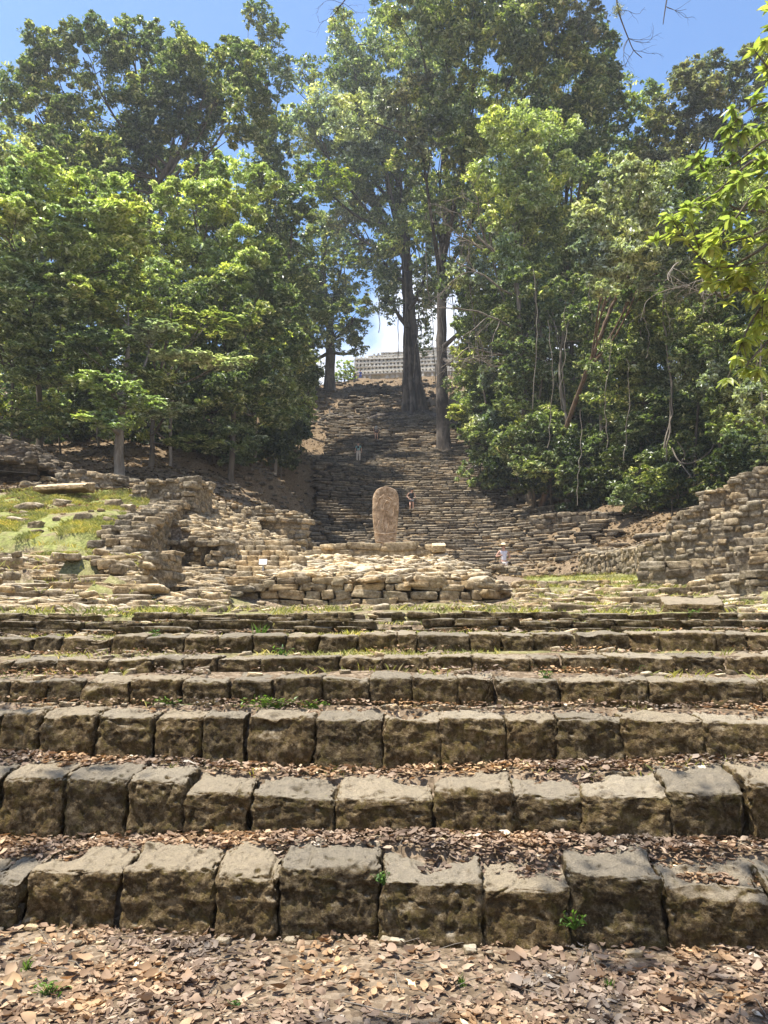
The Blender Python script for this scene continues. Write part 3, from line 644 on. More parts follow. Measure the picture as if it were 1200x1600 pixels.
def solve_contour(z, x, dmin, dmax, step=0.1):
    ds = np.arange(dmin, dmax, step); X_, D_ = np.meshgrid(x, ds); H = T(X_, D_).reshape(X_.shape)
    ok = H >= z; first = np.argmax(ok, 0); r = ds[first]; r[~ok.any(0)] = np.nan
    return r
def contour_stones(z, x0, x1, dmin, dmax, sw, dep, hh, seed, front=0.15, n=3, keep=1.0, rough=0.13, dz=0.03):
    rr = random.Random(seed); x = x0; C, SZ, TN = [], [], []; xs = []
    while x < x1: w = sw * rr.uniform(0.5, 1.6); xs.append((x + w / 2, w)); x += w
    if not xs: return None
    xa = np.array([q[0] for q in xs]); dc = solve_contour(z, xa, dmin, dmax)
    for k in range(len(xa)):
        if np.isnan(dc[k]) or dc[k] <= dmin + 0.11 or rr.random() > keep: continue
        k2 = min(k + 1, len(xa) - 1); k1 = max(k - 1, 0); dx = xa[k2] - xa[k1]; dy = np.clip(dc[k2] - dc[k1], -0.6 * dx, 0.6 * dx) if not (np.isnan(dc[k1]) or np.isnan(dc[k2])) else 0
        q = math.hypot(dx, dy); C.append((xa[k], dc[k] - front + rr.uniform(-.07, .07), z - hh / 2 + rr.uniform(-dz, dz))); SZ.append((xs[k][1] * 0.99, dep * rr.uniform(0.9, 1.1), hh * rr.uniform(0.85, 1.1))); TN.append((dx / q, dy / q))
    if not C: return None
    return stones(C, SZ, TN, n, rough, 0.22, 0.05, seed)
# the great staircase up the hill --------------------------------------
gs = thing('hill_staircase', (0, 36, float(T([0.], [36.])[0])), 'long shaded ancient stone staircase climbing the wooded hill behind the stela', 'staircase')
z = float(T([1.], [35.5])[0]); row = 0
while z < float(T([1.], [93.])[0]):
    dmid = float(solve_contour(z, np.array([1.0]), 34, 97)[0])
    pl = np.interp(dmid, [36, 50, 62, 70, 78, 92], [482, 492, 500, 510, 510, 550]); pr = np.interp(dmid, [36, 42, 50, 62, 70, 78, 92], [925, 905, 830, 735, 720, 670, 650])
    x0 = (pl - 600) / FPX * dmid * 1.02 + random.uniform(-.2, .2); x1 = (pr - 600) / FPX * dmid * 1.02 + random.uniform(-.4, .4)
    r_ = contour_stones(z, x0, x1, 30, 98, 0.85 if dmid < 64 else 0.95, 0.95, 0.19, 200 + row, 0.42, 4, 1.0 if dmid < 64 else 0.92 if dmid < 78 else 0.7, 0.10, 0.02)
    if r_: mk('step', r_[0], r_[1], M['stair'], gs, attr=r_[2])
    z += random.uniform(0.23, 0.27) if dmid < 66 else random.uniform(0.3, 0.4); row += 1
print('hill steps', row)
# side courses right of the platform, left terraces: eroded steps following the slope
def course_set(name, label, px0, px1, d0, d1, zlist, sw, dep, hh, seed, mat='rubble', n=5, keep=0.95, wob=None):
    mid = (px0 + px1) / 2; t = thing(name, (at(mid, 900, d0)[0], d0, float(T([at(mid, 900, d0)[0]], [d0])[0])), label, 'steps')
    for q, z in enumerate(zlist):
        for lay in (0, 1):
            dm = (d0 + d1) / 2
            r_ = contour_stones(z - lay * hh * 0.6, (px0 - 600) / FPX * d0 * 1.0 if px0 < 600 else (px0 - 600) / FPX * d0 * 1.15, (px1 - 600) / FPX * d1, d0 - 0.5, d1 + 0.6, sw, dep, hh, seed + q * 3 + lay, dep * 0.28 + lay * 0.07, n, keep if not lay else 0.9, 0.15, 0.02)
            if r_: mk('course', r_[0], r_[1], M[mat], t, attr=r_[2])
    return t
def straight_courses(name, label, rows, seed, mat='masonry', sw=0.36, hh=0.13, dep=0.55, layers=2):
    """rows: (px0, y0, px1, y1, d0, d1) top edge of each course from end to end"""
    r0 = rows[0]; t = thing(name, at((r0[0] + r0[2]) / 2, r0[1] + 6, r0[4]), label, 'steps')
    for q, (pa, ya, pb, yb, da, db) in enumerate(rows):
        A, B = at(pa, ya, da), at(pb, yb, db); rr = random.Random(seed + q); Ln = math.hypot(B[0] - A[0], B[1] - A[1]); tx, ty = (B[0] - A[0]) / Ln, (B[1] - A[1]) / Ln; C, SZ, TN = [], [], []
        for lay in range(layers):
            u = 0.0
            while u < Ln:
                w = sw * rr.uniform(0.4, 1.9); f = (u + w / 2) / Ln; o = 0.05 * math.sin(u * 0.9 + q) + rr.uniform(-.03, .03) - 0.03 * lay + dep / 2
                if rr.random() < (1.1 if lay else 0.93):
                    C.append((A[0] + (u + w / 2) * tx - ty * o, A[1] + (u + w / 2) * ty + tx * o, A[2] + (B[2] - A[2]) * min(f, 1) - hh * (0.5 + 0.92 * lay) + rr.uniform(-.02, .015))); SZ.append((w * 0.99, dep * rr.uniform(.85, 1.15), hh * rr.uniform(.85, 1.1))); TN.append((tx, ty))
                u += w
        V, F_, rv = stones(C, SZ, TN, 6, 0.13, 0.24, 0.04, seed + q); mk('course', V, F_, M[mat], t, attr=rv)
    return t
straight_courses('terrace_steps', 'long level grassy stone courses right of the platform', CRS['right'], 400, layers=2, mat='rubble')
straight_courses('terrace_steps', 'broken overgrown stone courses below the left grassy terrace', CRS['left'], 300, layers=3, sw=0.42, mat='rubble')
straight_courses('side_steps', 'four level steps between the left terraces and the platform', CRS['side'], 350, layers=3)
straight_courses('terrace_steps', 'thin broken grassy courses in front of the rubble platform', [(340, 962, 835, 962, 9.5, 9.5), (345, 958, 830, 958, 11.2, 11.2), (350, 955, 820, 955, 13.0, 13.0)], 450, hh=0.10)
# right ruins ----------------------------------------------------------
wall_thing('stone_wall', 'low wall of rounded stones curving across the foot of the right ruin', 'wall', [[(905, 900, 858, 27), (930, 898, 866, 25.0), (965, 898, 862, 22.5), (1004, 898, 852, 19.5)]], ch=0.15, sw=0.22, thick=1.6, seed=31, rnd=0.42, n=5)
wall_thing('ruined_wall', 'sunlit sloping ruin wall climbing to the right edge', 'wall', [[(1000, 903, 851, 18.4), (1050, 900, 836, 17.8), (1100, 885, 815, 17.2), (1150, 870, 795, 16.8), (1215, 850, 778, 16.4), (1300, 845, 770, 16)]], ch=0.15, sw=0.21, thick=1.6, seed=32, rnd=0.42, n=5, ragged=0.3)
wall_thing('ruined_wall', 'highest broken masonry stub of the right ruin against the dark trees', 'wall', [[(1098, 800, 765, 18.6), (1130, 798, 762, 18.4), (1153, 798, 757, 18.2)], [(1152, 795, 742, 18.0), (1170, 793, 738, 17.9), (1200, 790, 730, 17.8), (1290, 790, 728, 17.6)], [(1048, 832, 812, 18.7), (1075, 825, 800, 18.6), (1105, 815, 786, 18.5)]], ch=0.16, sw=0.24, thick=1.0, seed=33, rnd=0.35, n=5, ragged=0.3)
wall_thing('lower_ruin_wall', 'lower broken courses in front of the right ruin wall', 'wall', [[(1005, 906, 884, 16.4), (1060, 905, 876, 16.0), (1128, 905, 878, 15.6)], [(1142, 905, 862, 15.0), (1215, 905, 852, 14.6), (1290, 900, 850, 14.4)], [(1168, 880, 836, 15.8), (1220, 870, 830, 15.6), (1290, 870, 826, 15.5)], [(1110, 922, 900, 14.4), (1180, 930, 898, 13.4), (1280, 930, 896, 13)]], ch=0.14, sw=0.3, thick=0.9, seed=34, n=5)
wall_thing('low_wall', 'short low wall in front of the person with the straw hat', 'wall', [[(735, 902, 881, 25.2), (760, 904, 882, 24.8), (802, 906, 886, 24.4)]], ch=0.14, sw=0.34, thick=0.6, seed=35)
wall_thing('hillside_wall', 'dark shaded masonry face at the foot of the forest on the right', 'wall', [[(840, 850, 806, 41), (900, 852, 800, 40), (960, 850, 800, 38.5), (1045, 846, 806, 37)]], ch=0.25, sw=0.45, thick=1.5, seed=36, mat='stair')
# fallen big blocks right
for (px, y0, y1, w, d, lab) in ((1095, 976, 934, 92, 9.6, 'big tilted mossy block lying on the grassy course at the right'),):
    a = at(px, y0, d); b = at(px, y1, d); V, F_ = detailed_block((a[0], d + 0.25, (a[2] + b[2]) / 2), (w * d / 1180, 0.45, b[2] - a[2] + 0.02), (0.95, -0.31), 24, 77)
    o = mk('stone_block', V, F_, M['block'], None); tag(o, lab, 'stone block')
# slab on the left terrace
a = at(55, 765, 20.6); b = at(131, 765, 20.2)
V, F_ = detailed_block(((a[0] + b[0]) / 2, 20.7, at(93, 759, 20.4)[2]), (b[0] - a[0], 0.7, 0.24), (0.99, -0.12), 22, 88)
tag(mk('stone_slab', V, F_, M['rubble'], None, attr=np.full(len(F_), 0.8)), 'long flat pale slab lying on the left grassy terrace', 'stone slab')
# loose rocks on the left terrace
rk = [(95, 786, 26, 8, 'dark'), (45, 792, 40, 9, ''), (130, 822, 26, 12, ''), (170, 824, 18, 9, ''), (178, 798, 26, 12, ''), (200, 800, 20, 8, ''), (88, 818, 12, 6, ''), (30, 818, 30, 6, ''), (55, 825, 26, 8, ''), (20, 865, 40, 14, ''), (90, 862, 34, 12, '')]
rl = ['grey stone half sunk in grass just below the flat slab', 'long low dark stone at the left of the grassy terrace', 'round grey stone in the middle of the grass slope', 'pale stone right of the round grey one on the grass', 'larger pale stone near the top right of the grass slope', 'small stone beside the terrace wall top', 'little dark stone left of the middle of the grass slope', 'flat pale stone set in grass at the far left', 'low flat stone left of the round grey one', 'big dark stone at the lower left rim of the grass slope', 'dark mossy stone at the lower rim of the grass slope']
for q, (px, y, w, h, _) in enumerate(rk):
    d = 20.5 - (y - 775) * 0.075; p = at(px, y, d); zg = float(height([p[0]], [d])[0]); s = w * d / 1180
    V, F_, rv = stones([(p[0], d, zg + 0.2 * h * d / 1180)], [(s, s * 0.7, 1.5 * h * d / 1180)], [(1., random.uniform(-.3, .3))], 9, 0.22, 0.5, 0.2, 500 + q, 2)
    tag(mk('rock', V, F_, M['rubble'], None, attr=np.full(len(F_), 0.3)), rl[q], 'rock', 'loose rocks on the left terrace')
# loose stones strewn over the ledges and hollow
LL = []
for poly, n, s, sd_ in ((((290, 20.2), (475, 24)), 1100, 0.2, 1), (((285, 17.5), (365, 20.5)), 300, 0.18, 14), (((0, 10), (350, 14.5)), 330, 0.16, 2), (((810, 10), (1250, 16.5)), 300, 0.14, 3), (((1100, 15), (1260, 18.5)), 220, 0.26, 4), (((255, 14.3), (350, 19)), 420, 0.2, 15), (((340, 9.5), (830, 15.8)), 420, 0.12, 16), (((150, 13), (300, 15.5)), 200, 0.2, 17), (((-20, 22.8), (300, 27)), 120, 0.25, 5), (((0, 5.9), (1200, 9.3)), 300, 0.07, 6), (((0, 4.2), (1200, 5.8)), 150, 0.05, 7), (((500, 25), (900, 34)), 200, 0.2, 9), (((415, 25), (490, 36)), 350, 0.22, 18), (((-20, 10), (225, 14.3)), 520, 0.15, 19), (((0, 14.3), (225, 22)), 36, 0.13, 12)):
    LL.append(surf_stones(poly, n, s, height, 70 + sd_))
V, F_ = joinparts([(a, b) for a, b, c in LL]); o = mk('loose_rubble', V, F_, M['rubble'], None, attr=np.concatenate([c for a, b, c in LL])); tag(o, 'small loose stones strewn over ledges and slopes', 'rubble', None, 'stuff')
LL = []
for poly, n, s, sd_ in ((((480, 72), (720, 98)), 500, 0.4, 1), (((340, 30), (490, 60)), 900, 0.22, 2), (((760, 44), (1000, 58)), 300, 0.35, 3)): LL.append(surf_stones(poly, n, s, height, 90 + sd_))
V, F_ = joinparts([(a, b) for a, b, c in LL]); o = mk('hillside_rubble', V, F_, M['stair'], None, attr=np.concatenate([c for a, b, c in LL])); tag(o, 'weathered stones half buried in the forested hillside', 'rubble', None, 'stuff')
# corner of a vaulted ruin at the left edge
lb = thing('ruined_building', at(20, 760, 25), 'corner of a grey stone ruin with a sloping vault at the left edge', 'building')
for nm, w, kw in (('wall', [(-160, 770, 716, 26), (-40, 768, 716, 24.6), (50, 768, 718, 24.2), (58, 766, 722, 26.5)], dict(ch=0.16, sw=0.3, thick=2.2)),
                  ('cornice', [(-160, 722, 712, 25.6), (-40, 720, 710, 24.2), (60, 730, 722, 23.9), (66, 728, 722, 26)], dict(ch=0.12, sw=0.7, thick=2.5, base_extra=0.02)),
                  ('vault', [(-160, 715, 672, 26.8), (-40, 713, 674, 25.5), (0, 712, 682, 25.2), (30, 716, 700, 25.0), (58, 722, 716, 24.8)], dict(ch=0.13, sw=0.4, thick=2.0, base_extra=0.05))):
    st_, core = masonry(w, seed=51, **kw); mk(nm, st_[0], st_[1], M['stair'], lb, attr=st_[2]); mk('core', core[0], core[1], M['stair'], lb, smooth=False, attr=np.full(len(core[1]), .3))
# small white sign plate left of the platform top
sg = thing('sign', at(411, 885, 16.9), 'small blank white sign plate on a short stake left of the rubble platform', 'sign')
def boxv(c, s, rx=0.0):
    P, F = template(1); L = P * np.array(s) / 2; y = L[:, 1] * math.cos(rx) - L[:, 2] * math.sin(rx); z = L[:, 1] * math.sin(rx) + L[:, 2] * math.cos(rx)
    return np.c_[L[:, 0] + c[0], y + c[1], z + c[2]], F
p = at(411, 878, 16.9); V, F_ = boxv(p, (0.17, 0.02, 0.14), -0.5); mk('plate', V, F_, M['sign'], sg, smooth=False)
V, F_ = boxv((p[0], p[1] + 0.03, p[2] - 0.16), (0.03, 0.03, 0.3)); mk('stake', V, F_, M['metal'], sg, smooth=False)

# temple on the hilltop -------------------------------------------------
tl = at(553, 590, 107.0); tr_ = at(722, 590, 105.0); tv = tr_ - tl; LEN = math.hypot(tv[0], tv[1]); tx, ty = tv[0] / LEN, tv[1] / LEN
gz = at(600, 592, 106)[2]
tem = thing('temple', (tl[0], tl[1], gz - 3), 'pale stone temple with a tall roof comb full of square openings on the hilltop', 'temple')
def tbox(s0, s1, z0, z1, y0, y1, L_):
    P, F = template(3); c = np.array([(s0 + s1) / 2, (y0 + y1) / 2, (z0 + z1) / 2]); h = np.array([s1 - s0, y1 - y0, z1 - z0]) / 2
    Q = P * h + c; Q = Q + 0.05 * np.stack([vnoise(Q * 2.2, 1), vnoise(Q * 2.2 + 9, 2), vnoise(Q * 2.2 + 5, 3)], -1)
    L_.append((np.c_[tl[0] + Q[:, 0] * tx - Q[:, 1] * ty, tl[1] + Q[:, 0] * ty + Q[:, 1] * tx, Q[:, 2]], F))
SC = 106 / 1180 / 0.94
zc = lambda y: at(600, y, 106)[2]
L1, L2, L3, L4 = [], [], [], []
s = 0.0
while s < LEN:                                                  # lower wall and frieze with projecting panels and recesses
    w = random.uniform(0.5, 1.1); y0 = random.choice((0.0, 0.0, 0.12, 0.2)); tbox(s, min(s + w, LEN), zc(600) - 3, zc(584) + random.uniform(0, .15), y0, 3.0, L1); s += w
s = 0.3
while s < LEN - 0.5:
    w = random.uniform(0.25, 0.5)
    if not 2.5 < s < 4.2: tbox(s, s + w, zc(590), zc(584.5), -0.12 - random.random() * 0.15, 0.25, L1)
    s += w + random.uniform(0.15, 0.5)
tbox(-0.15, LEN, zc(583.5), zc(581.2), -0.25, 3.0, L2)
tiers = [581.2, 574.8, 568.2, 561.6, 555.2]
for q in range(4):
    z0, z1 = zc(tiers[q]), zc(tiers[q + 1]); s = 0.0; back = 0.15 + 0.08 * q
    while s < LEN:
        pw = random.uniform(0.24, 0.34); tbox(s, s + pw, z0 - 0.02, z1 - 0.12, back, 1.2, L3); s += pw + random.uniform(0.24, 0.34)
    tbox(0, LEN, z1 - 0.22, z1, back - 0.06 - 0.05 * (q % 2), 1.26, L3)
    # sill of every tier and the back of the niches
    tbox(0, LEN, z0, z0 + 0.10, back + 0.02, 1.22, L3)
    tbox(0, LEN, z0 + 0.0, z1 - 0.1, 0.85, 0.98, L4)
z = zc(555.2); top_h = lambda s: np.interp(s / LEN, [0, 0.1, 0.2, 0.35, 0.55, 0.75, 0.9, 1.0], [0.05, 0.1, 0.55, 0.75, 1.0, 1.15, 1.3, 1.2])
for q in range(3):
    s = 0.0
    while s < LEN:
        pw = random.uniform(0.22, 0.5)
        if top_h(s) > q * 0.42 + random.uniform(-.1, .15): tbox(s, s + pw, z + q * 0.42, z + q * 0.42 + 0.3, 0.5, 1.1, L3); 
        if top_h(s) > q * 0.42 + 0.15: tbox(s - 0.1, s + pw + 0.35, z + q * 0.42 + 0.28, z + q * 0.42 + 0.42, 0.45, 1.15, L3)
        s += pw + random.uniform(0.25, 0.35)
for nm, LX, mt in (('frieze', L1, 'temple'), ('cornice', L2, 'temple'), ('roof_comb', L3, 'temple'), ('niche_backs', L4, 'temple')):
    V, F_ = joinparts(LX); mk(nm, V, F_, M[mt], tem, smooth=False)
LX = []; tbox(2.6, 3.9, zc(592), zc(583.6), -0.1, 0.2, LX); V, F_ = joinparts(LX); mk('panel', V, F_, M['plaster'], tem, smooth=False)

# ------------------------------------------------------------------ trees
def smooth_path(P, m=5):
    P = np.asarray(P, float); n = len(P); out = []
    for i in range(n - 1):
        p0, p1, p2, p3 = P[max(i - 1, 0)], P[i], P[i + 1], P[min(i + 2, n - 1)]
        for t in np.linspace(0, 1, m, endpoint=False): out.append(0.5 * ((2 * p1) + (-p0 + p2) * t + (2 * p0 - 5 * p1 + 4 * p2 - p3) * t * t + (-p0 + 3 * p1 - 3 * p2 + p3) * t ** 3))
    out.append(P[-1]); return np.array(out)
def leaves(C, size, up=0.6, seed=0, aspect=0.42, droop=0.3):
    """one folded kite-shaped leaf per centre"""
    rr = np.random.default_rng(seed); n = len(C); s = size * rr.uniform(0.6, 1.35, n)[:, None]
    nrm = rr.normal(size=(n, 3)); nrm /= np.linalg.norm(nrm, axis=1, keepdims=True); nrm = nrm * (1 - up) + np.array([0, 0, up]); nrm /= np.linalg.norm(nrm, axis=1, keepdims=True)
    d = rr.normal(size=(n, 3)); d[:, 2] -= droop; d -= (d * nrm).sum(1, keepdims=True) * nrm; d /= np.linalg.norm(d, axis=1, keepdims=True)
    w = np.cross(nrm, d)
    V = np.stack([C - d * s * 0.5, C + w * s * aspect * 0.5 + nrm * s * 0.06, C + d * s * 0.5 - nrm * s * 0.08, C - w * s * aspect * 0.5 + nrm * s * 0.06], 1)
    return V.reshape(-1, 3), np.arange(4 * n).reshape(n, 4), rr.random(n)
def lobe_points(c, rx, ry, rz, n, K, seed, sub=0.24, flat=0.55):
    rr = np.random.default_rng(seed); v = rr.normal(size=(K, 3)); v /= np.linalg.norm(v, axis=1, keepdims=True)
    r = rr.uniform(0.35, 1.0, K) ** 0.6; r *= 1 + 0.14 * rr.normal(size=K)
    sc = np.array(c) + v * r[:, None] * np.array([rx, ry, rz]); R_ = (rx + rz) / 2
    k = rr.integers(0, K, n); rad = sub * R_ * rr.uniform(0.5, 1.4, K)
    q = rr.normal(size=(n, 3)); q /= np.linalg.norm(q, axis=1, keepdims=True); q *= (rr.random(n) ** 0.45)[:, None]
    q[:, 2] = q[:, 2] * flat - 0.15 * (q[:, 0] ** 2 + q[:, 1] ** 2)
    return sc[k] + q * rad[k][:, None], sc
LEAFN = [0]; DENS = 1.9
def tree(name, label, trunk, lobes, leaf='leaf_mid', bark='bark', size=0.3, dens=0.35, group='forest trees on the hillside', cat='tree', up=0.55, K=34, seed=0, wpx=10, sub=0.24, flat=0.55, flute=0, extra=None, seg=10, limbs=True, aspect=0.42, tw=1.0, forks=2):
    """trunk: [(px,py,d)...] from the foot upwards; lobes: (px,py,rx,ry,d[,mat])"""
    rr = random.Random(seed); P = [at(*t) for t in trunk]; base = P[0].copy()
    base[2] = float(height([base[0]], [base[1]])[0]) - 0.1 - 0.03 * wpx * (3.4 if flute else 0.6)
    P[0] = base
    o = thing(name, base, label, cat, group)
    path = smooth_path(P, 6); r0 = wpx / 2 * scale_at(*trunk[0]); n = len(path); f = np.linspace(0, 1, n)
    path[1:-1] += (np.random.default_rng(seed).random((n - 2, 3)) - 0.5) * r0 * 0.25
    rad = r0 * (1 - 0.65 * f) * (1 + 0.35 * np.exp(-f * 18)) * tw
    L_ = [tube(path, rad, seg, None, 0.15, seed)] if not flute else []
    if flute: L_ = flute(path, rad)
    LV, LF, LR, nn = {}, {}, {}, 0
    rs = random.Random(seed * 7 + 1)
    for q, lb_ in enumerate(lobes):
        px, py, rx, ry, d = lb_[:5]; mt = lb_[5] if len(lb_) > 5 else leaf; rx, ry = rx * 1.05, ry * 1.05
        s = scale_at(px, py, d); nall = math.pi * rx * ry * dens * DENS * (lb_[6] if len(lb_) > 6 else 1); ls_ = size * (lb_[7] if len(lb_) > 7 else 1.0)
        parts_ = [(px, py, rx * 0.8, ry * 0.8, d, 0.5)]
        if max(rx, ry) > 22:
            for m_ in range(5):
                an = rs.uniform(0, 6.28); fr = rs.uniform(0.3, 0.5); parts_.append((px + math.cos(an) * rx * 0.82, py + math.sin(an) * ry * 0.75, rx * fr, ry * fr * rs.uniform(0.8, 1.3), d - rs.uniform(-0.4, 0.9) * rx * s * 0.7, 0.15))
        else: parts_[0] = (px, py, rx, ry, d, 1.0)
        for w_, (ax, ay, ar, br_, ad, fn) in enumerate(parts_):
            c_ = at(ax, ay, ad); RX, RZ = ar * s, br_ * s; RY = 0.8 * (RX + RZ) / 2; nl = int(nall * fn); LEAFN[0] += nl
            KK = max(8, int(K * 2 * (fn if fn < 1 else 1) * 1.3))
            pts, sc_ = lobe_points(c_, RX, RY, RZ, nl, KK, seed * 31 + q * 7 + w_, sub if fn > 0.3 else 0.34, flat)
            if w_ == 0: c, sc, RZ0 = c_, sc_, RZ
            V, F, rv = leaves(pts, ls_, up, seed * 57 + q * 7 + w_, aspect)
            LV.setdefault(mt, []).append((V, F)); LR.setdefault(mt, []).append(rv)
        RZ = RZ0
        if limbs:
            j = int(n * rr.uniform(0.45, 0.85)) if n > 3 else n - 1
            # attach below the lobe if possible
            zs = path[:, 2]; cand = [a for a in range(n) if zs[a] < c[2] - RZ * 0.2]; j = min(j, cand[-1]) if cand else j
            j = max(j, int(n * 0.3)); a = path[j]; mid = (a + c) / 2 + np.array([0, 0, -0.08 * np.linalg.norm(c - a)]) + (np.array([rr.random() for _ in range(3)]) - 0.5) * 0.8
            lp = smooth_path([a, mid, c], 6); L_.append(tube(lp, np.linspace(rad[j] * 0.55, rad[j] * 0.12 + 0.02, len(lp)), 6, None, 0.1, q))
            for m_ in range(5 * forks // 2):
                e = sc[rr.randrange(len(sc))]; a2 = lp[rr.randrange(len(lp) // 2, len(lp))]; mm = (a2 + e) / 2 + (np.array([rr.random() for _ in range(3)]) - 0.5) * 0.2 * np.linalg.norm(e - a2)
                L_.append(tube(smooth_path([a2, mm, e], 4), np.linspace(rad[j] * 0.14 + 0.015, 0.015, 9), 4))
    V, F = joinparts(L_); mk('trunk', V, F, M[bark], o)
    for mt in LV:
        V, F = joinparts(LV[mt]); mk('crown', V, F, M[mt], o, smooth=False, attr=np.concatenate(LR[mt]))
    return o

def fluted(path, rad, nfl=9, seg=72, amp=0.36, butt=1.5):
    n = 60; q = np.linspace(0, len(path) - 1, n); P = np.stack([np.interp(q, range(len(path)), path[:, a]) for a in range(3)], -1); rd = np.interp(q, range(len(path)), rad)
    A = np.arange(seg) * 2 * np.pi / seg; f = np.linspace(0, 1, n); V = []
    for i in range(n):
        b = math.exp(-f[i] * 11); ph = f[i] * 0.8
        rig = np.abs(np.sin(A * nfl / 2 + ph + 0.6 * np.sin(A * 2))) ; rr = rd[i] * (1 - amp + amp * rig * 1.5) * (1 + butt * b * (0.35 + 0.65 * rig ** 2))
        rr = rr * (1 + 0.08 * fbm(np.stack([np.cos(A) * 3, np.sin(A) * 3, A * 0 + f[i] * 4], -1), 2, 5))
        V.append(np.stack([P[i, 0] + rr * np.cos(A), P[i, 1] + rr * np.sin(A), np.full(seg, P[i, 2])], -1))
    V = np.array(V); ii = np.arange(n * seg).reshape(n, seg); F = np.stack([ii[:-1], np.roll(ii[:-1], -1, 1), np.roll(ii[1:], -1, 1), ii[1:]], -1).reshape(-1, 4)
    return [(V.reshape(-1, 3), F)]

# -- the two big trees on the stairs
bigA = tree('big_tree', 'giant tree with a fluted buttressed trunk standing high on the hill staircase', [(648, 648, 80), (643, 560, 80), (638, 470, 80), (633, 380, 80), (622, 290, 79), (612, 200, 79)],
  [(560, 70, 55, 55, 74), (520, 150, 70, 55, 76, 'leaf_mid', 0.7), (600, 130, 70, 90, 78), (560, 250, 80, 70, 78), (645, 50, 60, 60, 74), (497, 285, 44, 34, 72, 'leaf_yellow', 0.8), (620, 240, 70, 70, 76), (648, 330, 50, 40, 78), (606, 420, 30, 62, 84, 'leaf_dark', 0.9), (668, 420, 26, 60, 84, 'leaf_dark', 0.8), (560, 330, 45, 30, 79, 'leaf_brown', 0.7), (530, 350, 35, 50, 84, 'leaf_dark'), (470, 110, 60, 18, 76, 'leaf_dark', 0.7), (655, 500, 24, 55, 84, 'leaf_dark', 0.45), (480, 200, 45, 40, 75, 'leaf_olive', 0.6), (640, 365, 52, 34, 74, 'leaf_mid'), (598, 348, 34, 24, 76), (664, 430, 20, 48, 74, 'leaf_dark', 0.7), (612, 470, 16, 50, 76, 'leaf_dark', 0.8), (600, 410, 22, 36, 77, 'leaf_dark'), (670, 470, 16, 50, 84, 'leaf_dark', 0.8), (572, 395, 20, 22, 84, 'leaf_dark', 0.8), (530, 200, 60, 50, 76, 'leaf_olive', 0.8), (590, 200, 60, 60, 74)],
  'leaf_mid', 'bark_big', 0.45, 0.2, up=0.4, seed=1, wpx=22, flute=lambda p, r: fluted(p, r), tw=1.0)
# roots crawling down the slope
RL = []
for q in range(9):
    rr2 = random.Random(q); x, d = bigA.location.x + rr2.uniform(-1.5, 1.5), bigA.location.y - 1.0; pts = []
    ang = rr2.uniform(-2.7, -0.5) if q < 6 else rr2.uniform(-3.0, -2.4)
    for s_ in range(16):
        pts.append((x, d, float(height([x], [d])[0]) + 0.05)); x += math.cos(ang) * 0.9; d += math.sin(ang) * 0.55; ang += rr2.uniform(-.35, .35)
    RL.append(tube(smooth_path(pts, 3), np.linspace(0.34, 0.06, 46), 7, None, 0.2, q))
V, F_ = joinparts(RL); mk('roots', V, F_, M['bark_big'], bigA)
tree('tall_tree', 'tall straight trunk right of the giant tree at the edge of the hill staircase', [(696, 708, 65), (692, 640, 65), (690, 560, 65), (691, 470, 65), (692, 380, 65), (700, 300, 64), (690, 180, 62), (712, 60, 60)],
  [(700, 60, 70, 60, 52), (765, 50, 75, 60, 50), (740, 165, 75, 75, 54), (690, 250, 65, 80, 58, 'leaf_dark', 0.8), (770, 270, 60, 60, 58), (830, 50, 65, 60, 50, 'leaf_mid', 0.8), (890, 30, 50, 40, 49, 'leaf_brown', 0.6), (650, 170, 50, 70, 55, 'leaf_brown', 0.8), (640, -40, 90, 60, 52), (760, -50, 100, 60, 50), (560, 180, 50, 50, 62, 'leaf_olive', 0.7), (735, 330, 55, 50, 64, 'leaf_dark', 0.8), (716, 420, 30, 55, 61, 'leaf_dark', 0.9), (735, 500, 28, 55, 61, 'leaf_dark', 0.9), (680, 340, 40, 40, 62), (738, 570, 22, 36, 62, 'leaf_dark')],
  'leaf_mid', 'bark_big', 0.38, 0.2, up=0.4, seed=2, wpx=21)
G = 'forest trees on the hillside'
# -- left forest
tree('forest_tree', 'highest dark green tree filling the top left of the forest', [(215, 700, 56), (220, 600, 56), (225, 450, 56), (235, 320, 55), (270, 250, 54), (330, 180, 53)],
  [(55, 180, 50, 75, 52, 'leaf_dark', 1.3), (55, 80, 28, 45, 52), (95, 250, 70, 50, 51), (180, 250, 70, 50, 54), (130, 90, 60, 55, 53, 'leaf_dark', 1.2), (280, 150, 60, 60, 53), (200, 60, 40, 30, 53), (370, 100, 40, 40, 52), (175, 180, 80, 80, 54), (235, 90, 60, 55, 54), (330, 120, 75, 65, 52), (380, 160, 38, 75, 50), (300, 210, 60, 40, 54, 'leaf_dark', 0.6), (120, 240, 70, 50, 52), (240, 230, 60, 40, 56), (215, 300, 60, 40, 56, 'leaf_dark', 0.6)], 'leaf_dark', 'bark', 0.34, 0.24, seed=3, wpx=18)
tree('forest_tree', 'dark tree cut off by the left edge under the sky', [(-30, 700, 62), (-30, 500, 62), (-20, 300, 62), (-10, 180, 62)], [(-10, 160, 50, 55, 60), (-30, 260, 60, 60, 60), (30, 260, 50, 40, 60)], 'leaf_dark', 'bark', 0.36, 0.2, seed=4, wpx=14)
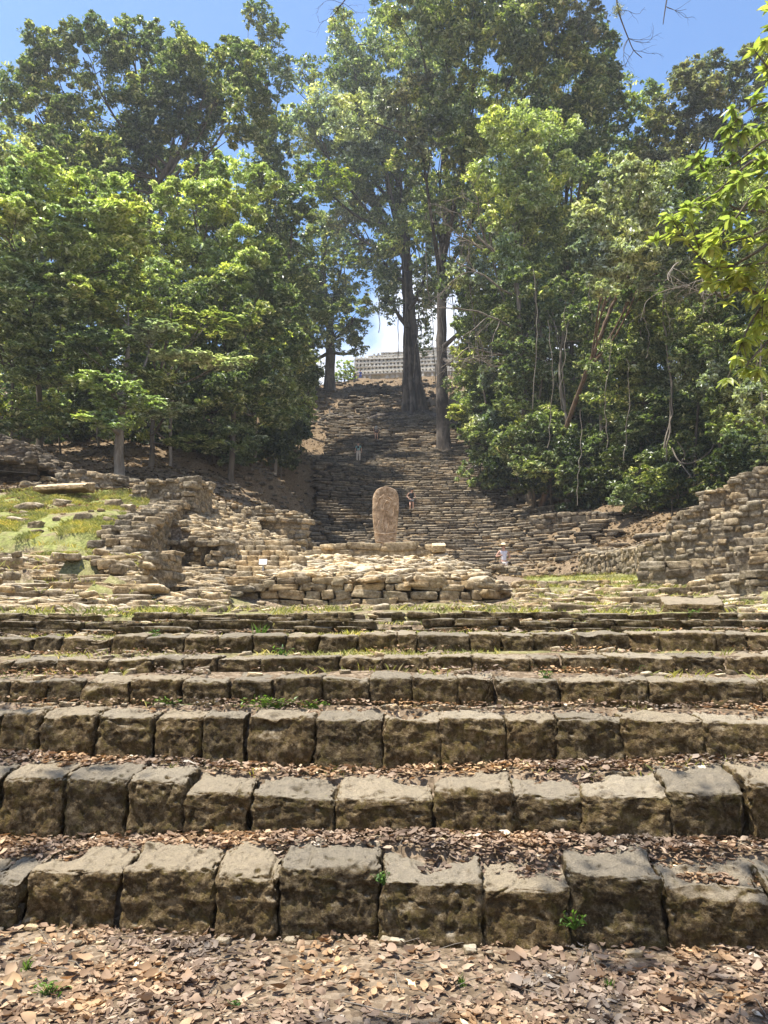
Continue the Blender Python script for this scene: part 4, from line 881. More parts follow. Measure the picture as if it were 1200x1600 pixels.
tree('forest_tree', 'pale green layered tree spreading over the left edge', [(60, 745, 31), (62, 640, 31), (55, 520, 31), (50, 400, 31), (60, 300, 31)],
  [(50, 290, 85, 50, 30), (150, 300, 75, 38, 31), (10, 370, 80, 60, 29), (120, 370, 80, 55, 30), (185, 345, 45, 50, 31), (40, 470, 85, 60, 29, 'leaf_mid'), (130, 460, 70, 55, 31, 'leaf_mid'), (-10, 560, 80, 70, 29, 'leaf_mid'), (80, 560, 70, 55, 30, 'leaf_mid'), (20, 640, 80, 40, 30, 'leaf_dark'), (190, 420, 50, 45, 33, 'leaf_mid'), (0, 230, 50, 40, 32, 'leaf_olive', 0.6)], 'leaf_bright', 'bark', 0.24, 0.26, seed=5, wpx=12, up=0.6, flat=0.35)
tree('forest_tree', 'pale trunk tree rooted between the two left stone walls', [(188, 748, 29.5), (186, 690, 29.5), (190, 640, 29.5), (196, 590, 29.6), (200, 545, 29.8)],
  [(160, 600, 48, 20, 28, 'leaf_bright'), (205, 630, 50, 16, 28.5, 'leaf_bright'), (165, 655, 40, 14, 28, 'leaf_bright'), (215, 590, 50, 22, 30), (150, 540, 50, 30, 29), (240, 520, 50, 30, 31), (200, 480, 60, 35, 31)], 'leaf_mid', 'bark_pale', 0.24, 0.24, seed=6, wpx=17, up=0.65, flat=0.25, forks=1)
tree('forest_tree', 'slim dark trunk with broad pale leafy sprays right of the pale trunk', [(237, 745, 32), (238, 700, 32), (240, 640, 32), (255, 560, 32), (270, 480, 32)],
  [(265, 640, 36, 14, 30, 'leaf_olive', 1.3), (225, 515, 46, 14, 29, 'leaf_olive', 1.3), (290, 560, 52, 12, 29.5, 'leaf_olive', 1.3), (350, 565, 40, 12, 30, 'leaf_olive'), (300, 690, 40, 14, 31, 'leaf_dark'), (320, 500, 50, 30, 33, 'leaf_mid')], 'leaf_mid', 'bark', 0.24, 0.26, seed=7, wpx=9, up=0.75, flat=0.2, forks=1)
tree('forest_tree', 'rounded light green tree below the highest left crown', [(320, 715, 40), (322, 600, 40), (318, 470, 40), (320, 380, 40)],
  [(300, 320, 70, 45, 38), (370, 290, 50, 55, 39), (240, 350, 60, 45, 38), (330, 400, 75, 55, 38), (260, 440, 65, 55, 38, 'leaf_mid'), (395, 390, 40, 60, 40, 'leaf_mid')], 'leaf_bright', 'bark', 0.27, 0.25, seed=8, wpx=11, up=0.55)
tree('forest_tree', 'dark bushy tree above the left ruin walls', [(360, 745, 36), (365, 650, 36), (360, 560, 36), (350, 480, 36)],
  [(330, 480, 70, 50, 36), (400, 470, 60, 55, 38), (290, 560, 60, 50, 37), (370, 570, 70, 60, 36), (330, 650, 65, 45, 36), (400, 640, 50, 50, 38), (270, 640, 50, 40, 38), (370, 700, 45, 26, 37), (440, 560, 40, 60, 42)], 'leaf_dark', 'bark', 0.25, 0.24, seed=9, wpx=10)
tree('vine_covered_tree', 'vine covered tree leaning over the left side of the hill staircase', [(452, 690, 55), (450, 620, 55), (446, 520, 55), (450, 420, 56), (460, 330, 57)],
  [(440, 640, 36, 55, 52, 'leaf_mid'), (420, 680, 40, 30, 50), (462, 580, 32, 50, 54), (430, 540, 50, 55, 52), (470, 480, 45, 50, 56, 'leaf_mid'), (430, 430, 55, 60, 54), (465, 360, 45, 55, 57), (430, 320, 55, 55, 55), (475, 630, 18, 40, 54, 'leaf_bright', 0.7)], 'leaf_dark', 'bark', 0.34, 0.24, seed=10, wpx=10)
tree('hilltop_tree', 'stout tree left of the sky gap near the hilltop temple', [(516, 612, 93), (516, 560, 93), (514, 500, 93), (505, 430, 93), (510, 360, 92)],
  [(500, 440, 50, 45, 90), (545, 430, 28, 50, 90), (555, 495, 28, 42, 88), (525, 520, 35, 40, 90), (495, 390, 50, 50, 92), (540, 380, 22, 34, 92), (478, 500, 40, 60, 92), (560, 545, 14, 12, 90, 'leaf_dark', 0.8), (480, 570, 22, 40, 94), (540, 300, 40, 40, 92)], 'leaf_dark', 'bark', 0.5, 0.24, seed=11, wpx=17)
tree('bush', 'bright yellow green bush beside the left end of the temple', [(538, 606, 100), (539, 590, 100), (540, 575, 100)], [(538, 575, 15, 14, 99), (528, 590, 12, 12, 99), (548, 588, 9, 10, 101)], 'leaf_yellow', 'bark', 0.4, 0.35, group=None, cat='bush', seed=12, wpx=3, K=16)
tree('forest_tree', 'narrow leafy tree rising beside the sky gap at the top left centre', [(425, 660, 70), (425, 500, 70), (420, 300, 68), (415, 120, 66)], [(404, 25, 22, 26, 62), (424, 70, 22, 40, 62, 'leaf_dark', 0.7), (440, 120, 18, 36, 62, 'leaf_dark', 0.7), (402, 200, 26, 50, 64, 'leaf_dark', 0.6), (432, 220, 30, 40, 66), (415, 270, 45, 40, 66), (450, 280, 40, 50, 68)], 'leaf_dark', 'bark', 0.36, 0.22, seed=13, wpx=10)
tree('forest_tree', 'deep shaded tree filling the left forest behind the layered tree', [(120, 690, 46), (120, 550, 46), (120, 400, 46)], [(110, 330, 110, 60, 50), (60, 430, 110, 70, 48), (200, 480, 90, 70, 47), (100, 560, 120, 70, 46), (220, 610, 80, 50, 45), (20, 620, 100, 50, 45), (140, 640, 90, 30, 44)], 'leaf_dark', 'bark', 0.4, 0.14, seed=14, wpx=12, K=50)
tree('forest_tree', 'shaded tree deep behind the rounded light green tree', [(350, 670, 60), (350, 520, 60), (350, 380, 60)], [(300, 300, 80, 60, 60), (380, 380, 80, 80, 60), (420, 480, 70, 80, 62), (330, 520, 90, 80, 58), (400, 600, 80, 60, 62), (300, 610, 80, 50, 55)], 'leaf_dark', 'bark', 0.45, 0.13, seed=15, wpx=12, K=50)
# -- right forest
tree('forest_tree', 'dark dense crown reaching the sky right of centre', [(890, 690, 62), (885, 560, 62), (880, 400, 62), (890, 230, 61)],
  [(905, 130, 65, 75, 51), (935, 90, 32, 50, 51), (860, 200, 70, 60, 53), (940, 180, 45, 60, 53), (870, 80, 50, 50, 50, 'leaf_mid', 0.7), (840, -30, 80, 50, 49), (960, 250, 50, 55, 60), (890, 290, 70, 70, 60)], 'leaf_dark', 'bark', 0.36, 0.24, seed=16, wpx=13)
tree('forest_tree', 'bright green tree with a thin pale trunk right of the hill staircase', [(822, 700, 50), (818, 600, 50), (812, 500, 50), (806, 400, 50), (800, 300, 50)],
  [(830, 210, 70, 50, 46), (790, 280, 50, 60, 46), (850, 260, 50, 55, 46), (790, 370, 42, 60, 47), (845, 345, 45, 55, 48, 'leaf_mid'), (830, 430, 40, 45, 49, 'leaf_mid', 0.6), (760, 330, 30, 40, 50, 'leaf_mid', 0.6)], 'leaf_bright', 'bark_pale', 0.30, 0.25, seed=17, wpx=9, up=0.45)
tree('forest_tree', 'dark green tree mass in the middle of the right forest', [(900, 740, 52), (895, 600, 52), (890, 480, 52), (885, 380, 52)], [(880, 400, 75, 75, 52), (930, 480, 70, 70, 50), (800, 470, 55, 60, 54), (860, 540, 70, 65, 50), (760, 500, 38, 55, 58), (800, 570, 60, 50, 54), (930, 350, 60, 60, 54, 'leaf_mid')], 'leaf_dark', 'bark', 0.33, 0.22, seed=18, wpx=11)
tree('forest_tree', 'grey brown green crown against the sky at the top right', [(1090, 700, 56), (1090, 500, 56), (1090, 300, 56), (1090, 200, 55)], [(1115, 120, 55, 36, 52), (1060, 170, 60, 50, 52), (1150, 180, 60, 60, 52), (1010, 160, 34, 30, 54, 'leaf_mid'), (1180, 100, 40, 30, 52), (1090, 240, 80, 50, 53), (1010, 220, 55, 55, 54, 'leaf_dark'), (1190, 260, 50, 60, 54)], 'leaf_brown', 'bark', 0.34, 0.24, seed=19, wpx=12)
tree('leaning_tree', 'olive pale leaved tree with a rust brown leaning trunk', [(843, 780, 47), (872, 705, 45), (905, 612, 42.5), (933, 540, 40.3), (960, 470, 39.5), (1000, 405, 38)], [(1000, 300, 65, 50, 35), (950, 370, 55, 50, 35), (1030, 350, 60, 55, 35), (960, 420, 50, 36, 35), (1010, 420, 50, 36, 36), (1070, 400, 40, 50, 36), (1050, 290, 45, 40, 36, 'leaf_mid')], 'leaf_olive', 'bark_rust', 0.26, 0.24, seed=20, wpx=12, up=0.45, tw=0.75)
tree('forest_tree', 'tangled mid green tree behind the large leaf branch at the right edge', [(1160, 760, 36), (1150, 600, 36), (1150, 450, 36), (1160, 350, 36)], [(1160, 330, 60, 70, 34), (1110, 420, 50, 60, 35), (1180, 440, 60, 70, 34), (1130, 530, 60, 60, 35, 'leaf_dark'), (1200, 560, 60, 70, 34, 'leaf_dark'), (1150, 640, 60, 50, 34), (1200, 690, 50, 50, 33, 'leaf_dark')], 'leaf_mid', 'bark', 0.25, 0.23, seed=21, wpx=12)
tree('forest_tree', 'shady tree hung with vines right of the leaning trunk', [(1050, 780, 40), (1048, 650, 40), (1050, 520, 40), (1045, 430, 40)], [(1040, 480, 60, 55, 39), (990, 540, 60, 60, 40), (1060, 570, 60, 60, 39), (1020, 640, 65, 50, 39), (1090, 660, 55, 50, 38), (960, 620, 55, 55, 41), (1050, 720, 60, 40, 38)], 'leaf_dark', 'bark', 0.26, 0.22, seed=22, wpx=10)
tree('bush', 'glossy green bush overhanging the right side of the hill staircase', [(760, 720, 56), (760, 690, 56), (755, 650, 56)], [(745, 640, 38, 36, 54), (780, 670, 45, 30, 53), (735, 600, 30, 40, 58, 'leaf_dark'), (800, 640, 45, 45, 54), (770, 610, 45, 45, 57, 'leaf_dark'), (820, 700, 45, 26, 50)], 'leaf_mid', 'bark', 0.32, 0.26, group=None, cat='bush', seed=23, wpx=4)
tree('bush', 'dense shrubs with pale sprays left of the hanging vine', [(860, 770, 46), (860, 740, 46), (860, 690, 46)], [(840, 690, 50, 40, 45), (890, 660, 50, 45, 46), (870, 730, 55, 30, 44), (930, 700, 50, 45, 44, 'leaf_shaded'), (820, 640, 30, 30, 47, 'leaf_bright', 0.7), (910, 750, 45, 22, 42, 'leaf_shaded')], 'leaf_dark', 'bark', 0.27, 0.24, group=None, cat='bush', seed=24, wpx=4)
tree('bush', 'dark undergrowth behind the right ruin wall', [(1050, 800, 36), (1050, 780, 36), (1050, 750, 36)], [(990, 760, 55, 36, 38, 'leaf_dark'), (1060, 770, 50, 30, 35), (1120, 740, 50, 36, 33), (1180, 720, 50, 40, 31), (1010, 710, 60, 36, 39), (1150, 770, 60, 20, 30)], 'leaf_shaded', 'bark', 0.22, 0.24, group=None, cat='bush', seed=25, wpx=4)
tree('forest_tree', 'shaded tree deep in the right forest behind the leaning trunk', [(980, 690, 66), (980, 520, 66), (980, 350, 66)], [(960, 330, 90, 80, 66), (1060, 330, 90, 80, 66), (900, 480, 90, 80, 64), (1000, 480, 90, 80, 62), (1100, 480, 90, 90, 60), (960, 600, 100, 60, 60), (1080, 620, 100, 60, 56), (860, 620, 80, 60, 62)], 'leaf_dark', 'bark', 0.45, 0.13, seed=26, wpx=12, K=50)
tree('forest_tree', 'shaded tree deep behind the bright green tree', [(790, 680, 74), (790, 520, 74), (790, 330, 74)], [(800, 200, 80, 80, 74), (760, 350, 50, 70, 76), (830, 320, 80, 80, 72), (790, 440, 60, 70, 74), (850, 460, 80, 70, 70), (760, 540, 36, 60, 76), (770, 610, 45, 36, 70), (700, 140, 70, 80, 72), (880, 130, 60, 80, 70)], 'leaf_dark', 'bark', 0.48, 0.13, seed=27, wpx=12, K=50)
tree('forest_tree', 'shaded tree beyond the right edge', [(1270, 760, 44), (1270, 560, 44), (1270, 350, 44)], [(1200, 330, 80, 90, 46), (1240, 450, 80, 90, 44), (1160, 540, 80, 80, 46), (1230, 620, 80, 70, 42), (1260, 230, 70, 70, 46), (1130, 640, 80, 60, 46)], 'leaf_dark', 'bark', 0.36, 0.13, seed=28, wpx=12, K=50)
def filler(side, xs, y0, y1, mats, gname):
    rf = random.Random(xs[0]); 
    for q, (px, d) in enumerate(sorted(xs[1])):
        foot_y = 750 if side == 'left' else 780; lob = []
        top = rf.uniform(y0, y0 + 120)
        for k_ in range(9):
            f = k_ / 8; lob.append((px + rf.uniform(-42, 42), top + (y1 - top) * f, rf.uniform(24, 40), rf.uniform(22, 38), d + rf.uniform(-1.5, 1.5), rf.choice(mats), rf.uniform(0.7, 1.0)))
        tree('understorey_tree', 'slender understorey tree, %s from the left of those in the %s forest' % (ORD[q], side), [(px, foot_y, d), (px + rf.uniform(-6, 6), 690, d), (px + rf.uniform(-14, 14), (690 + top) / 2, d), (px + rf.uniform(-18, 18), top + 20, d)], lob, 'leaf_mid', rf.choice(['bark', 'bark_pale']), 0.0085 * d * 0.8, 0.22, gname, seed=600 + q + (40 if side == 'right' else 0), wpx=rf.uniform(4, 7), up=rf.uniform(0.35, 0.6), flat=rf.uniform(0.3, 0.7), K=18, forks=1)
ORD = ['first', 'second', 'third', 'fourth', 'fifth', 'sixth', 'seventh', 'eighth', 'ninth', 'tenth', 'eleventh', 'twelfth', 'thirteenth', 'fourteenth']
filler('left', (3, [(20, 33), (95, 35), (150, 37), (265, 35), (335, 38), (395, 42), (430, 47)]), 380, 655, ['leaf_dark', 'leaf_dark', 'leaf_mid', 'leaf_bright'], 'understorey trees')
filler('right', (4, [(765, 53), (835, 47), (885, 45), (945, 43), (1000, 40), (1085, 37), (1130, 34), (1195, 31)]), 400, 730, ['leaf_dark', 'leaf_mid', 'leaf_mid', 'leaf_olive'], 'understorey trees')
tree('backdrop_tree', 'tall dark tree on the far upper slope behind the left forest', [(200, 600, 88), (200, 500, 88), (200, 400, 88)], [(40, 430, 90, 90, 88), (160, 430, 90, 90, 88), (280, 430, 90, 90, 88), (400, 460, 80, 90, 90), (60, 560, 90, 70, 84), (190, 560, 90, 70, 84), (320, 570, 90, 70, 84), (430, 560, 60, 70, 86), (-40, 500, 70, 90, 86)], 'leaf_shaded', 'bark', 0.55, 0.12, seed=81, wpx=8, K=60, limbs=False)
tree('backdrop_tree', 'tall dark tree on the far upper slope behind the right forest', [(950, 600, 86), (950, 500, 86), (950, 400, 86)], [(800, 450, 70, 90, 88), (900, 440, 90, 90, 86), (1020, 430, 90, 90, 84), (1140, 440, 90, 90, 82), (1240, 450, 80, 90, 80), (830, 570, 80, 70, 84), (950, 570, 90, 70, 82), (1070, 570, 90, 70, 80), (1190, 570, 90, 70, 78), (930, 660, 90, 40, 72), (1100, 660, 100, 50, 66)], 'leaf_shaded', 'bark', 0.55, 0.12, seed=82, wpx=8, K=60, limbs=False)
for side, lobs in (('left', [(0, 650, 60, 34, 37), (80, 655, 55, 30, 38), (140, 668, 45, 22, 39), (225, 668, 45, 24, 38), (290, 690, 50, 30, 38), (325, 655, 60, 36, 40), (350, 705, 50, 34, 39), (405, 700, 45, 34, 42), (440, 690, 32, 36, 47), (470, 660, 16, 30, 56)]),
                   ('right', [(750, 670, 40, 36, 51), (800, 720, 45, 36, 47), (850, 750, 45, 34, 43), (880, 695, 45, 40, 42), (905, 770, 50, 34, 40), (945, 700, 45, 40, 40), (960, 775, 50, 34, 39), (1005, 730, 45, 36, 38), (1012, 780, 50, 30, 37), (1062, 790, 45, 20, 34), (1070, 730, 50, 40, 36), (1130, 720, 50, 40, 34), (1190, 690, 45, 45, 32)])):
    for q, (px, py, rx, ry, d) in enumerate(lobs):
        d += 3.5 if side == 'right' else 1.0
        tree('shrub', 'dark undergrowth shrub, %s from the left along the foot of the %s forest' % (ORD[q], side), [(px, py + ry, d), (px, py + ry * 0.5, d), (px + 3, py, d)], [(px, py, rx, ry, d), (px + rx * 0.4, py - ry * 0.4, rx * 0.6, ry * 0.6, d + 0.8, 'leaf_shaded', 0.7)], 'leaf_shaded', 'bark', 0.0068 * d, 0.24, 'undergrowth shrubs', 'shrub', seed=700 + q + px, wpx=3, up=0.4)
print('leaves', LEAFN[0])

# bare branches, vines ---------------------------------------------------
def branching(p0, dirv, length, r, depth, rr, L_, grav=0.0, bend=0.25, split=3):
    pts = [np.array(p0)]; d = np.array(dirv, float); d /= np.linalg.norm(d); n = 6
    for i in range(n):
        d = d + (np.array([rr.random() for _ in range(3)]) - 0.5) * bend + np.array([0, 0, grav]); d /= np.linalg.norm(d); pts.append(pts[-1] + d * length / n)
    L_.append(tube(smooth_path(pts, 2), np.linspace(r, r * 0.45, 2 * n + 1), 5 if depth < 2 else 4))
    if depth > 0:
        for k in range(split):
            j = rr.randrange(2, n + 1); nd = d + (np.array([rr.random() for _ in range(3)]) - 0.5) * 1.8
            branching(pts[j], nd, length * rr.uniform(0.45, 0.75), r * 0.5, depth - 1, rr, L_, grav, bend, split)
rr3 = random.Random(5); L_ = []
tp = [at(*q) for q in ((824, 690, 49), (818, 600, 48.5), (812, 500, 48), (806, 440, 48), (780, 400, 48), (745, 370, 48))]; tp[0][2] = float(height([tp[0][0]], [tp[0][1]])[0])
o = thing('bare_tree', tp[0], 'bare grey branched tree leaning left over the hill staircase edge', 'tree')
L_.append(tube(smooth_path(tp, 5), np.linspace(0.22, 0.08, 26), 8, None, 0.1))
for (px, py, dx, dz, ln) in ((800, 460, -1, 0.25, 4.5), (812, 520, -1, 0.35, 5.0), (815, 560, -1, 0.15, 4.2), (806, 440, -0.8, 0.8, 4), (780, 400, -1, -0.1, 3.5), (815, 540, 0.6, 0.7, 3), (760, 380, -0.5, 0.8, 3.2), (818, 590, -1, -0.1, 3.5)):
    branching(at(px, py, 48), (dx, -0.3, dz), ln, 0.09, 3, rr3, L_, -0.02, 0.5, 3)
V, F_ = joinparts(L_); mk('trunk', V, F_, M['bark_pale'], o)
def vine(px, py0, py1, d, sway, r=0.04, seed=0, mat='bark_pale', dx=0):
    rr = random.Random(seed); pts = []; n = 14
    for i in range(n):
        f = i / (n - 1); p = at(px + dx * f + sway * math.sin(f * 5 + seed) + rr.uniform(-2, 2), py0 + (py1 - py0) * f, d); pts.append(p)
    return tube(smooth_path(pts, 3), r, 5)
ORD = ['first', 'second', 'third', 'fourth', 'fifth', 'sixth', 'seventh', 'eighth', 'ninth', 'tenth', 'eleventh', 'twelfth', 'thirteenth', 'fourteenth']
vs = [(600, 330, 520, 79), (622, 240, 560, 78), (632, 280, 600, 78), (645, 300, 590, 78), (655, 250, 480, 77), (668, 300, 520, 76), (676, 330, 600, 74), (684, 280, 560, 63), (704, 330, 620, 63), (672, 200, 470, 66), (612, 190, 400, 78), (585, 250, 420, 80), (718, 300, 450, 60), (735, 280, 480, 58)]
vs.sort()
for q, (px, y0, y1, d) in enumerate(vs):
    V, F_ = vine(px, y0, y1, d, 3 + q % 3, 0.045, q, dx=random.Random(q).uniform(-8, 12)); tag(mk('hanging_vine', V, F_, M['bark_pale'], None), 'thin grey vine, %s from the left of those under the tall central crowns' % ORD[q], 'vine', 'vines hanging from the tall crowns')
L_ = [vine(1042, 470, 700, 37, 6, 0.05, 30), vine(1046, 560, 720, 36.8, 5, 0.045, 31)]
L_.append(tube(smooth_path([at(1050, 700, 36.8), at(1062, 722, 36.5), at(1085, 722, 36.5), at(1110, 705, 36.5), at(1116, 690, 36.5)], 5), 0.045, 5)); L_.append(tube(smooth_path([at(1062, 722, 36.5), at(1080, 745, 36), at(1100, 765, 36)], 5), 0.035, 5)); L_.append(tube(smooth_path([at(1050, 735, 36.8), at(1070, 712, 36.5), at(1058, 690, 36.5)], 5), 0.03, 5))
V, F_ = joinparts(L_); tag(mk('hanging_vine', V, F_, M['bark_pale'], None), 'long pale looping vine hanging in front of the dark right forest', 'vine')
L_ = []
for q, (a, b, c) in enumerate(sorted(((1040, 250, 470), (1090, 280, 520), (1120, 300, 560), (880, 480, 640), (925, 380, 500), (860, 500, 700), (835, 420, 640), (950, 520, 700), (905, 640, 790), (980, 560, 720), (1010, 480, 560)))):
    V, F_ = vine(a, b, c, 37, 4, 0.02, a); tag(mk('hanging_vine', V, F_, M['bark_pale'], None), 'thin pale vine, %s from the left of those within the right forest' % ORD[q], 'vine', 'vines in the right forest')
L_ = []
for q in range(7):
    p = at(1060 + q * 18, 410 + (q * 37) % 60, 30); branching(p, (random.uniform(-1, -.2), -0.2, random.uniform(-.5, .3)), 1.8, 0.035, 2, rr3, L_, -0.05, 0.6, 3)
V, F_ = joinparts(L_); tag(mk('bare_branch', V, F_, M['bark_pale'], None), 'tangle of bare pale twigs beside the large leaf branch', 'branch')
# overhead bare twigs at the top of the picture
for (px, py, d, pts, lab) in ((958, -30, 9, [(960, -30), (966, 15), (974, 40), (982, 60), (990, 78), (1003, 90)], 'bare twig with a tuft hanging from the top edge against the sky'), (1045, -30, 9, [(1047, -30), (1040, 10), (1036, 38)], 'short forked twig at the top edge right of the tufted twig'), (540, -20, 10, [(560, -25), (535, 5), (520, 25)], 'fine bare twigs at the top edge above the giant crown')):
    P = [at(a, b, d) for a, b in pts]; L_ = [tube(smooth_path(P, 4), np.linspace(0.012, 0.005, 4 * (len(P) - 1) + 1), 5)]
    rr4 = random.Random(px)
    for k_ in range(7 if px != 1045 else 2): branching(P[rr4.randrange(1, len(P))], (rr4.uniform(-1, 1), 0, rr4.uniform(-.9, .1)), 0.3, 0.005, 2, rr4, L_, -0.02, 0.5, 2)
    V, F_ = joinparts(L_); ob = thing('twig', P[0], lab, 'twig'); mk('stem', V, F_, M['bark'], ob)
    if px == 958:
        c = np.tile(at(966, 15, d), (220, 1)) + np.random.default_rng(2).normal(size=(220, 3)) * 0.035; V, F_, rv = leaves(c, 0.06, 0.1, 3, 0.12); mk('tuft', V, F_, M['leaf_brown'], ob, smooth=False, attr=rv)

# foreground branch of large leaves at the right edge ---------------------
def bigleaf(n=6):
    u = np.linspace(0, 1, n + 1); w = 0.20 * np.sin(np.pi * u ** 0.62) ** 0.85 * (1 + 0.0 * u); z = -0.22 * u ** 2
    V = []
    for i in range(n + 1): V += [(u[i], -w[i], z[i] + 0.06 * (w[i] > 0)), (u[i], 0, z[i]), (u[i], w[i], z[i] + 0.06 * (w[i] > 0))]
    F = []
    for i in range(n):
        a = 3 * i; F += [(a, a + 1, a + 4, a + 3), (a + 1, a + 2, a + 5, a + 4)]
    return np.array(V), np.array(F)
def place_leaves(tmpl, C, Dn, Nn, Sz):
    V0, F0 = tmpl; Dn = Dn / np.linalg.norm(Dn, axis=1, keepdims=True); Nn = Nn - (Nn * Dn).sum(1, keepdims=True) * Dn; Nn /= np.linalg.norm(Nn, axis=1, keepdims=True); Wn = np.cross(Nn, Dn)
    V = C[:, None] + Sz[:, None, None] * (V0[None, :, 0:1] * Dn[:, None] + V0[None, :, 1:2] * Wn[:, None] + V0[None, :, 2:3] * Nn[:, None])
    F = F0[None] + (np.arange(len(C)) * len(V0))[:, None, None]; return V.reshape(-1, 3), F.reshape(-1, 4)
fg_d = 9.0
base = at(1330, 700, 9.6); base[2] = float(height([base[0]], [base[1]])[0])
fb = thing('broadleaf_tree', base, 'tree just outside the right edge reaching in with branches of large glossy yellow green leaves', 'tree')
L_ = []; path = smooth_path([base, at(1330, 600, 9.6), at(1320, 400, 9.5), at(1300, 200, 9.4)], 6); L_.append(tube(path, np.linspace(0.16, 0.07, len(path)), 10, None, 0.1))
br = [([(1310, 330), (1240, 350), (1180, 395), (1120, 420), (1075, 380), (1052, 345)], 9.0), ([(1300, 250), (1240, 215), (1195, 220), (1150, 255), (1110, 270)], 9.2), ([(1300, 200), (1240, 130), (1205, 110), (1180, 80)], 9.0), ([(1320, 430), (1260, 440), (1200, 470), (1170, 510), (1150, 560)], 8.8), ([(1240, 350), (1190, 330), (1140, 320), (1090, 250)], 9.3), ([(1200, 470), (1160, 450), (1120, 460), (1080, 350)], 9.2), ([(1310, 330), (1240, 290), (1185, 300), (1150, 340), (1110, 385)], 8.7), ([(1300, 150), (1230, 60), (1205, 10)], 9.0), ([(1320, 400), (1250, 400), (1210, 410), (1160, 415), (1130, 440)], 9.1), ([(1300, 250), (1230, 170), (1180, 165), (1140, 200)], 9.1), ([(1320, 500), (1260, 500), (1215, 520), (1175, 560), (1165, 575)], 8.9), ([(1310, 300), (1230, 260), (1180, 250), (1120, 300), (1075, 330)], 8.8), ([(1310, 330), (1240, 340), (1170, 370), (1120, 380)], 8.5), ([(1320, 400), (1240, 380), (1200, 440), (1190, 500)], 8.7)]
rr5 = np.random.default_rng(9); C, Dn, Nn, Sz = [], [], [], []
for pts, d in br:
    P = smooth_path([at(a, b, d + 0.15 * math.sin(a)) for a, b in pts], 6); L_.append(tube(P, np.linspace(0.03, 0.006, len(P)), 6))
    m = len(P); rosettes = [(m - 1, 1.0)] + [(int(m * f), 0.9) for f in rr5.uniform(0.3, 0.97, 10)]
    for j, s_ in rosettes:
        c0 = P[j]; tipd = (P[j] - P[max(j - 2, 0)]); tipd /= np.linalg.norm(tipd) + 1e-9; off = rr5.normal(size=3) * 0.13 * (j != m - 1); c1 = c0 + off
        if j != m - 1: L_.append(tube(np.array([c0, (c0 + c1) / 2 + [0, 0, 0.01], c1]), 0.005, 4))
        for a in range(rr5.integers(8, 13)):
            az = rr5.uniform(0, 2 * np.pi); C.append(c1); Dn.append(np.array([np.cos(az), np.sin(az), rr5.uniform(-.75, 0.35)]) + tipd * 0.5); Nn.append(np.array([0, 0, 1.]) + rr5.normal(size=3) * 0.25); Sz.append(rr5.uniform(0.12, 0.21))
V, F_ = joinparts(L_); mk('trunk', V, F_, M['bark'], fb)
V, F_ = place_leaves(bigleaf(), np.array(C), np.array(Dn), np.array(Nn), np.array(Sz)); nf = len(F_) // len(C)
M['leaf_broad'] = leaf_mat('large_glossy_leaves', [(0, (0.153, 0.179, 0.074)), (0.5, (0.281, 0.32, 0.111)), (0.9, (0.434, 0.42, 0.198)), (1, (0.575, 0.451, 0.295))], 0.55, 0.35, 0.5)
mk('crown', V, F_, M['leaf_broad'], fb, attr=np.repeat(rr5.random(len(C)) * 0.85, nf))
# mossy clumps on the branches
c = np.concatenate([np.tile(at(px, py, 9.0), (260, 1)) + rr5.normal(size=(260, 3)) * np.array([0.07, 0.07, 0.06]) * s_ for px, py, s_ in ((1125, 275, 1.2), (1185, 310, 1.4), (1190, 380, 1.6), (1195, 440, 1.6), (1180, 420, 1.2))])
V, F_, rv = leaves(c, 0.05, 0.2, 3, 0.2); mk('moss_tuft', V, F_, M['leaf_brown'], fb, smooth=False, attr=rv)

st_o = thing('shade_tree', (-6.5, -3.0, -0.1), 'tree behind the viewpoint whose high branches dapple the lower steps with shade', 'tree')
L_ = [tube(smooth_path([(-6.5, -3, -0.1), (-6.3, -2.8, 3), (-5.8, -2.2, 6.5), (-5.0, -1.5, 9.5)], 6), np.linspace(0.24, 0.12, 19), 10, None, 0.1)]; LC = []; rs_ = np.random.default_rng(4)
for (gx, gy, rad_, n_) in ((1.45, 3.1, 0.5, 210), (1.3, 4.2, 0.35, 90), (-2.2, 5.1, 0.5, 150), (-1.7, 2.75, 0.7, 260), (0.1, 2.6, 0.6, 170), (2.6, 4.6, 0.4, 90), (-3.6, 4.2, 0.6, 150)):
    t_ = 9.5; c_ = np.array([gx, gy, 0]) + np.array(SUN) * t_; m_ = (np.array([-5.0, -1.5, 9.5]) + c_) / 2 + [0, 0, 0.7]
    L_.append(tube(smooth_path([(-5.2, -1.6, 9.0), m_, c_], 5), np.linspace(0.07, 0.015, 11), 6))
    for k_ in range(7): e_ = c_ + rs_.normal(size=3) * rad_ * 0.8; L_.append(tube(np.array([c_, (c_ + e_) / 2 + rs_.normal(size=3) * .05, e_]), 0.008, 4)); LC.append(e_ + rs_.normal(size=(n_ // 7, 3)) * rad_ * 0.3)
V, F_ = joinparts(L_); mk('trunk', V, F_, M['bark'], st_o)
V, F_, rv = leaves(np.concatenate(LC), 0.14, 0.5, 6, 0.5); mk('crown', V, F_, M['leaf_mid'], st_o, smooth=False, attr=rv)
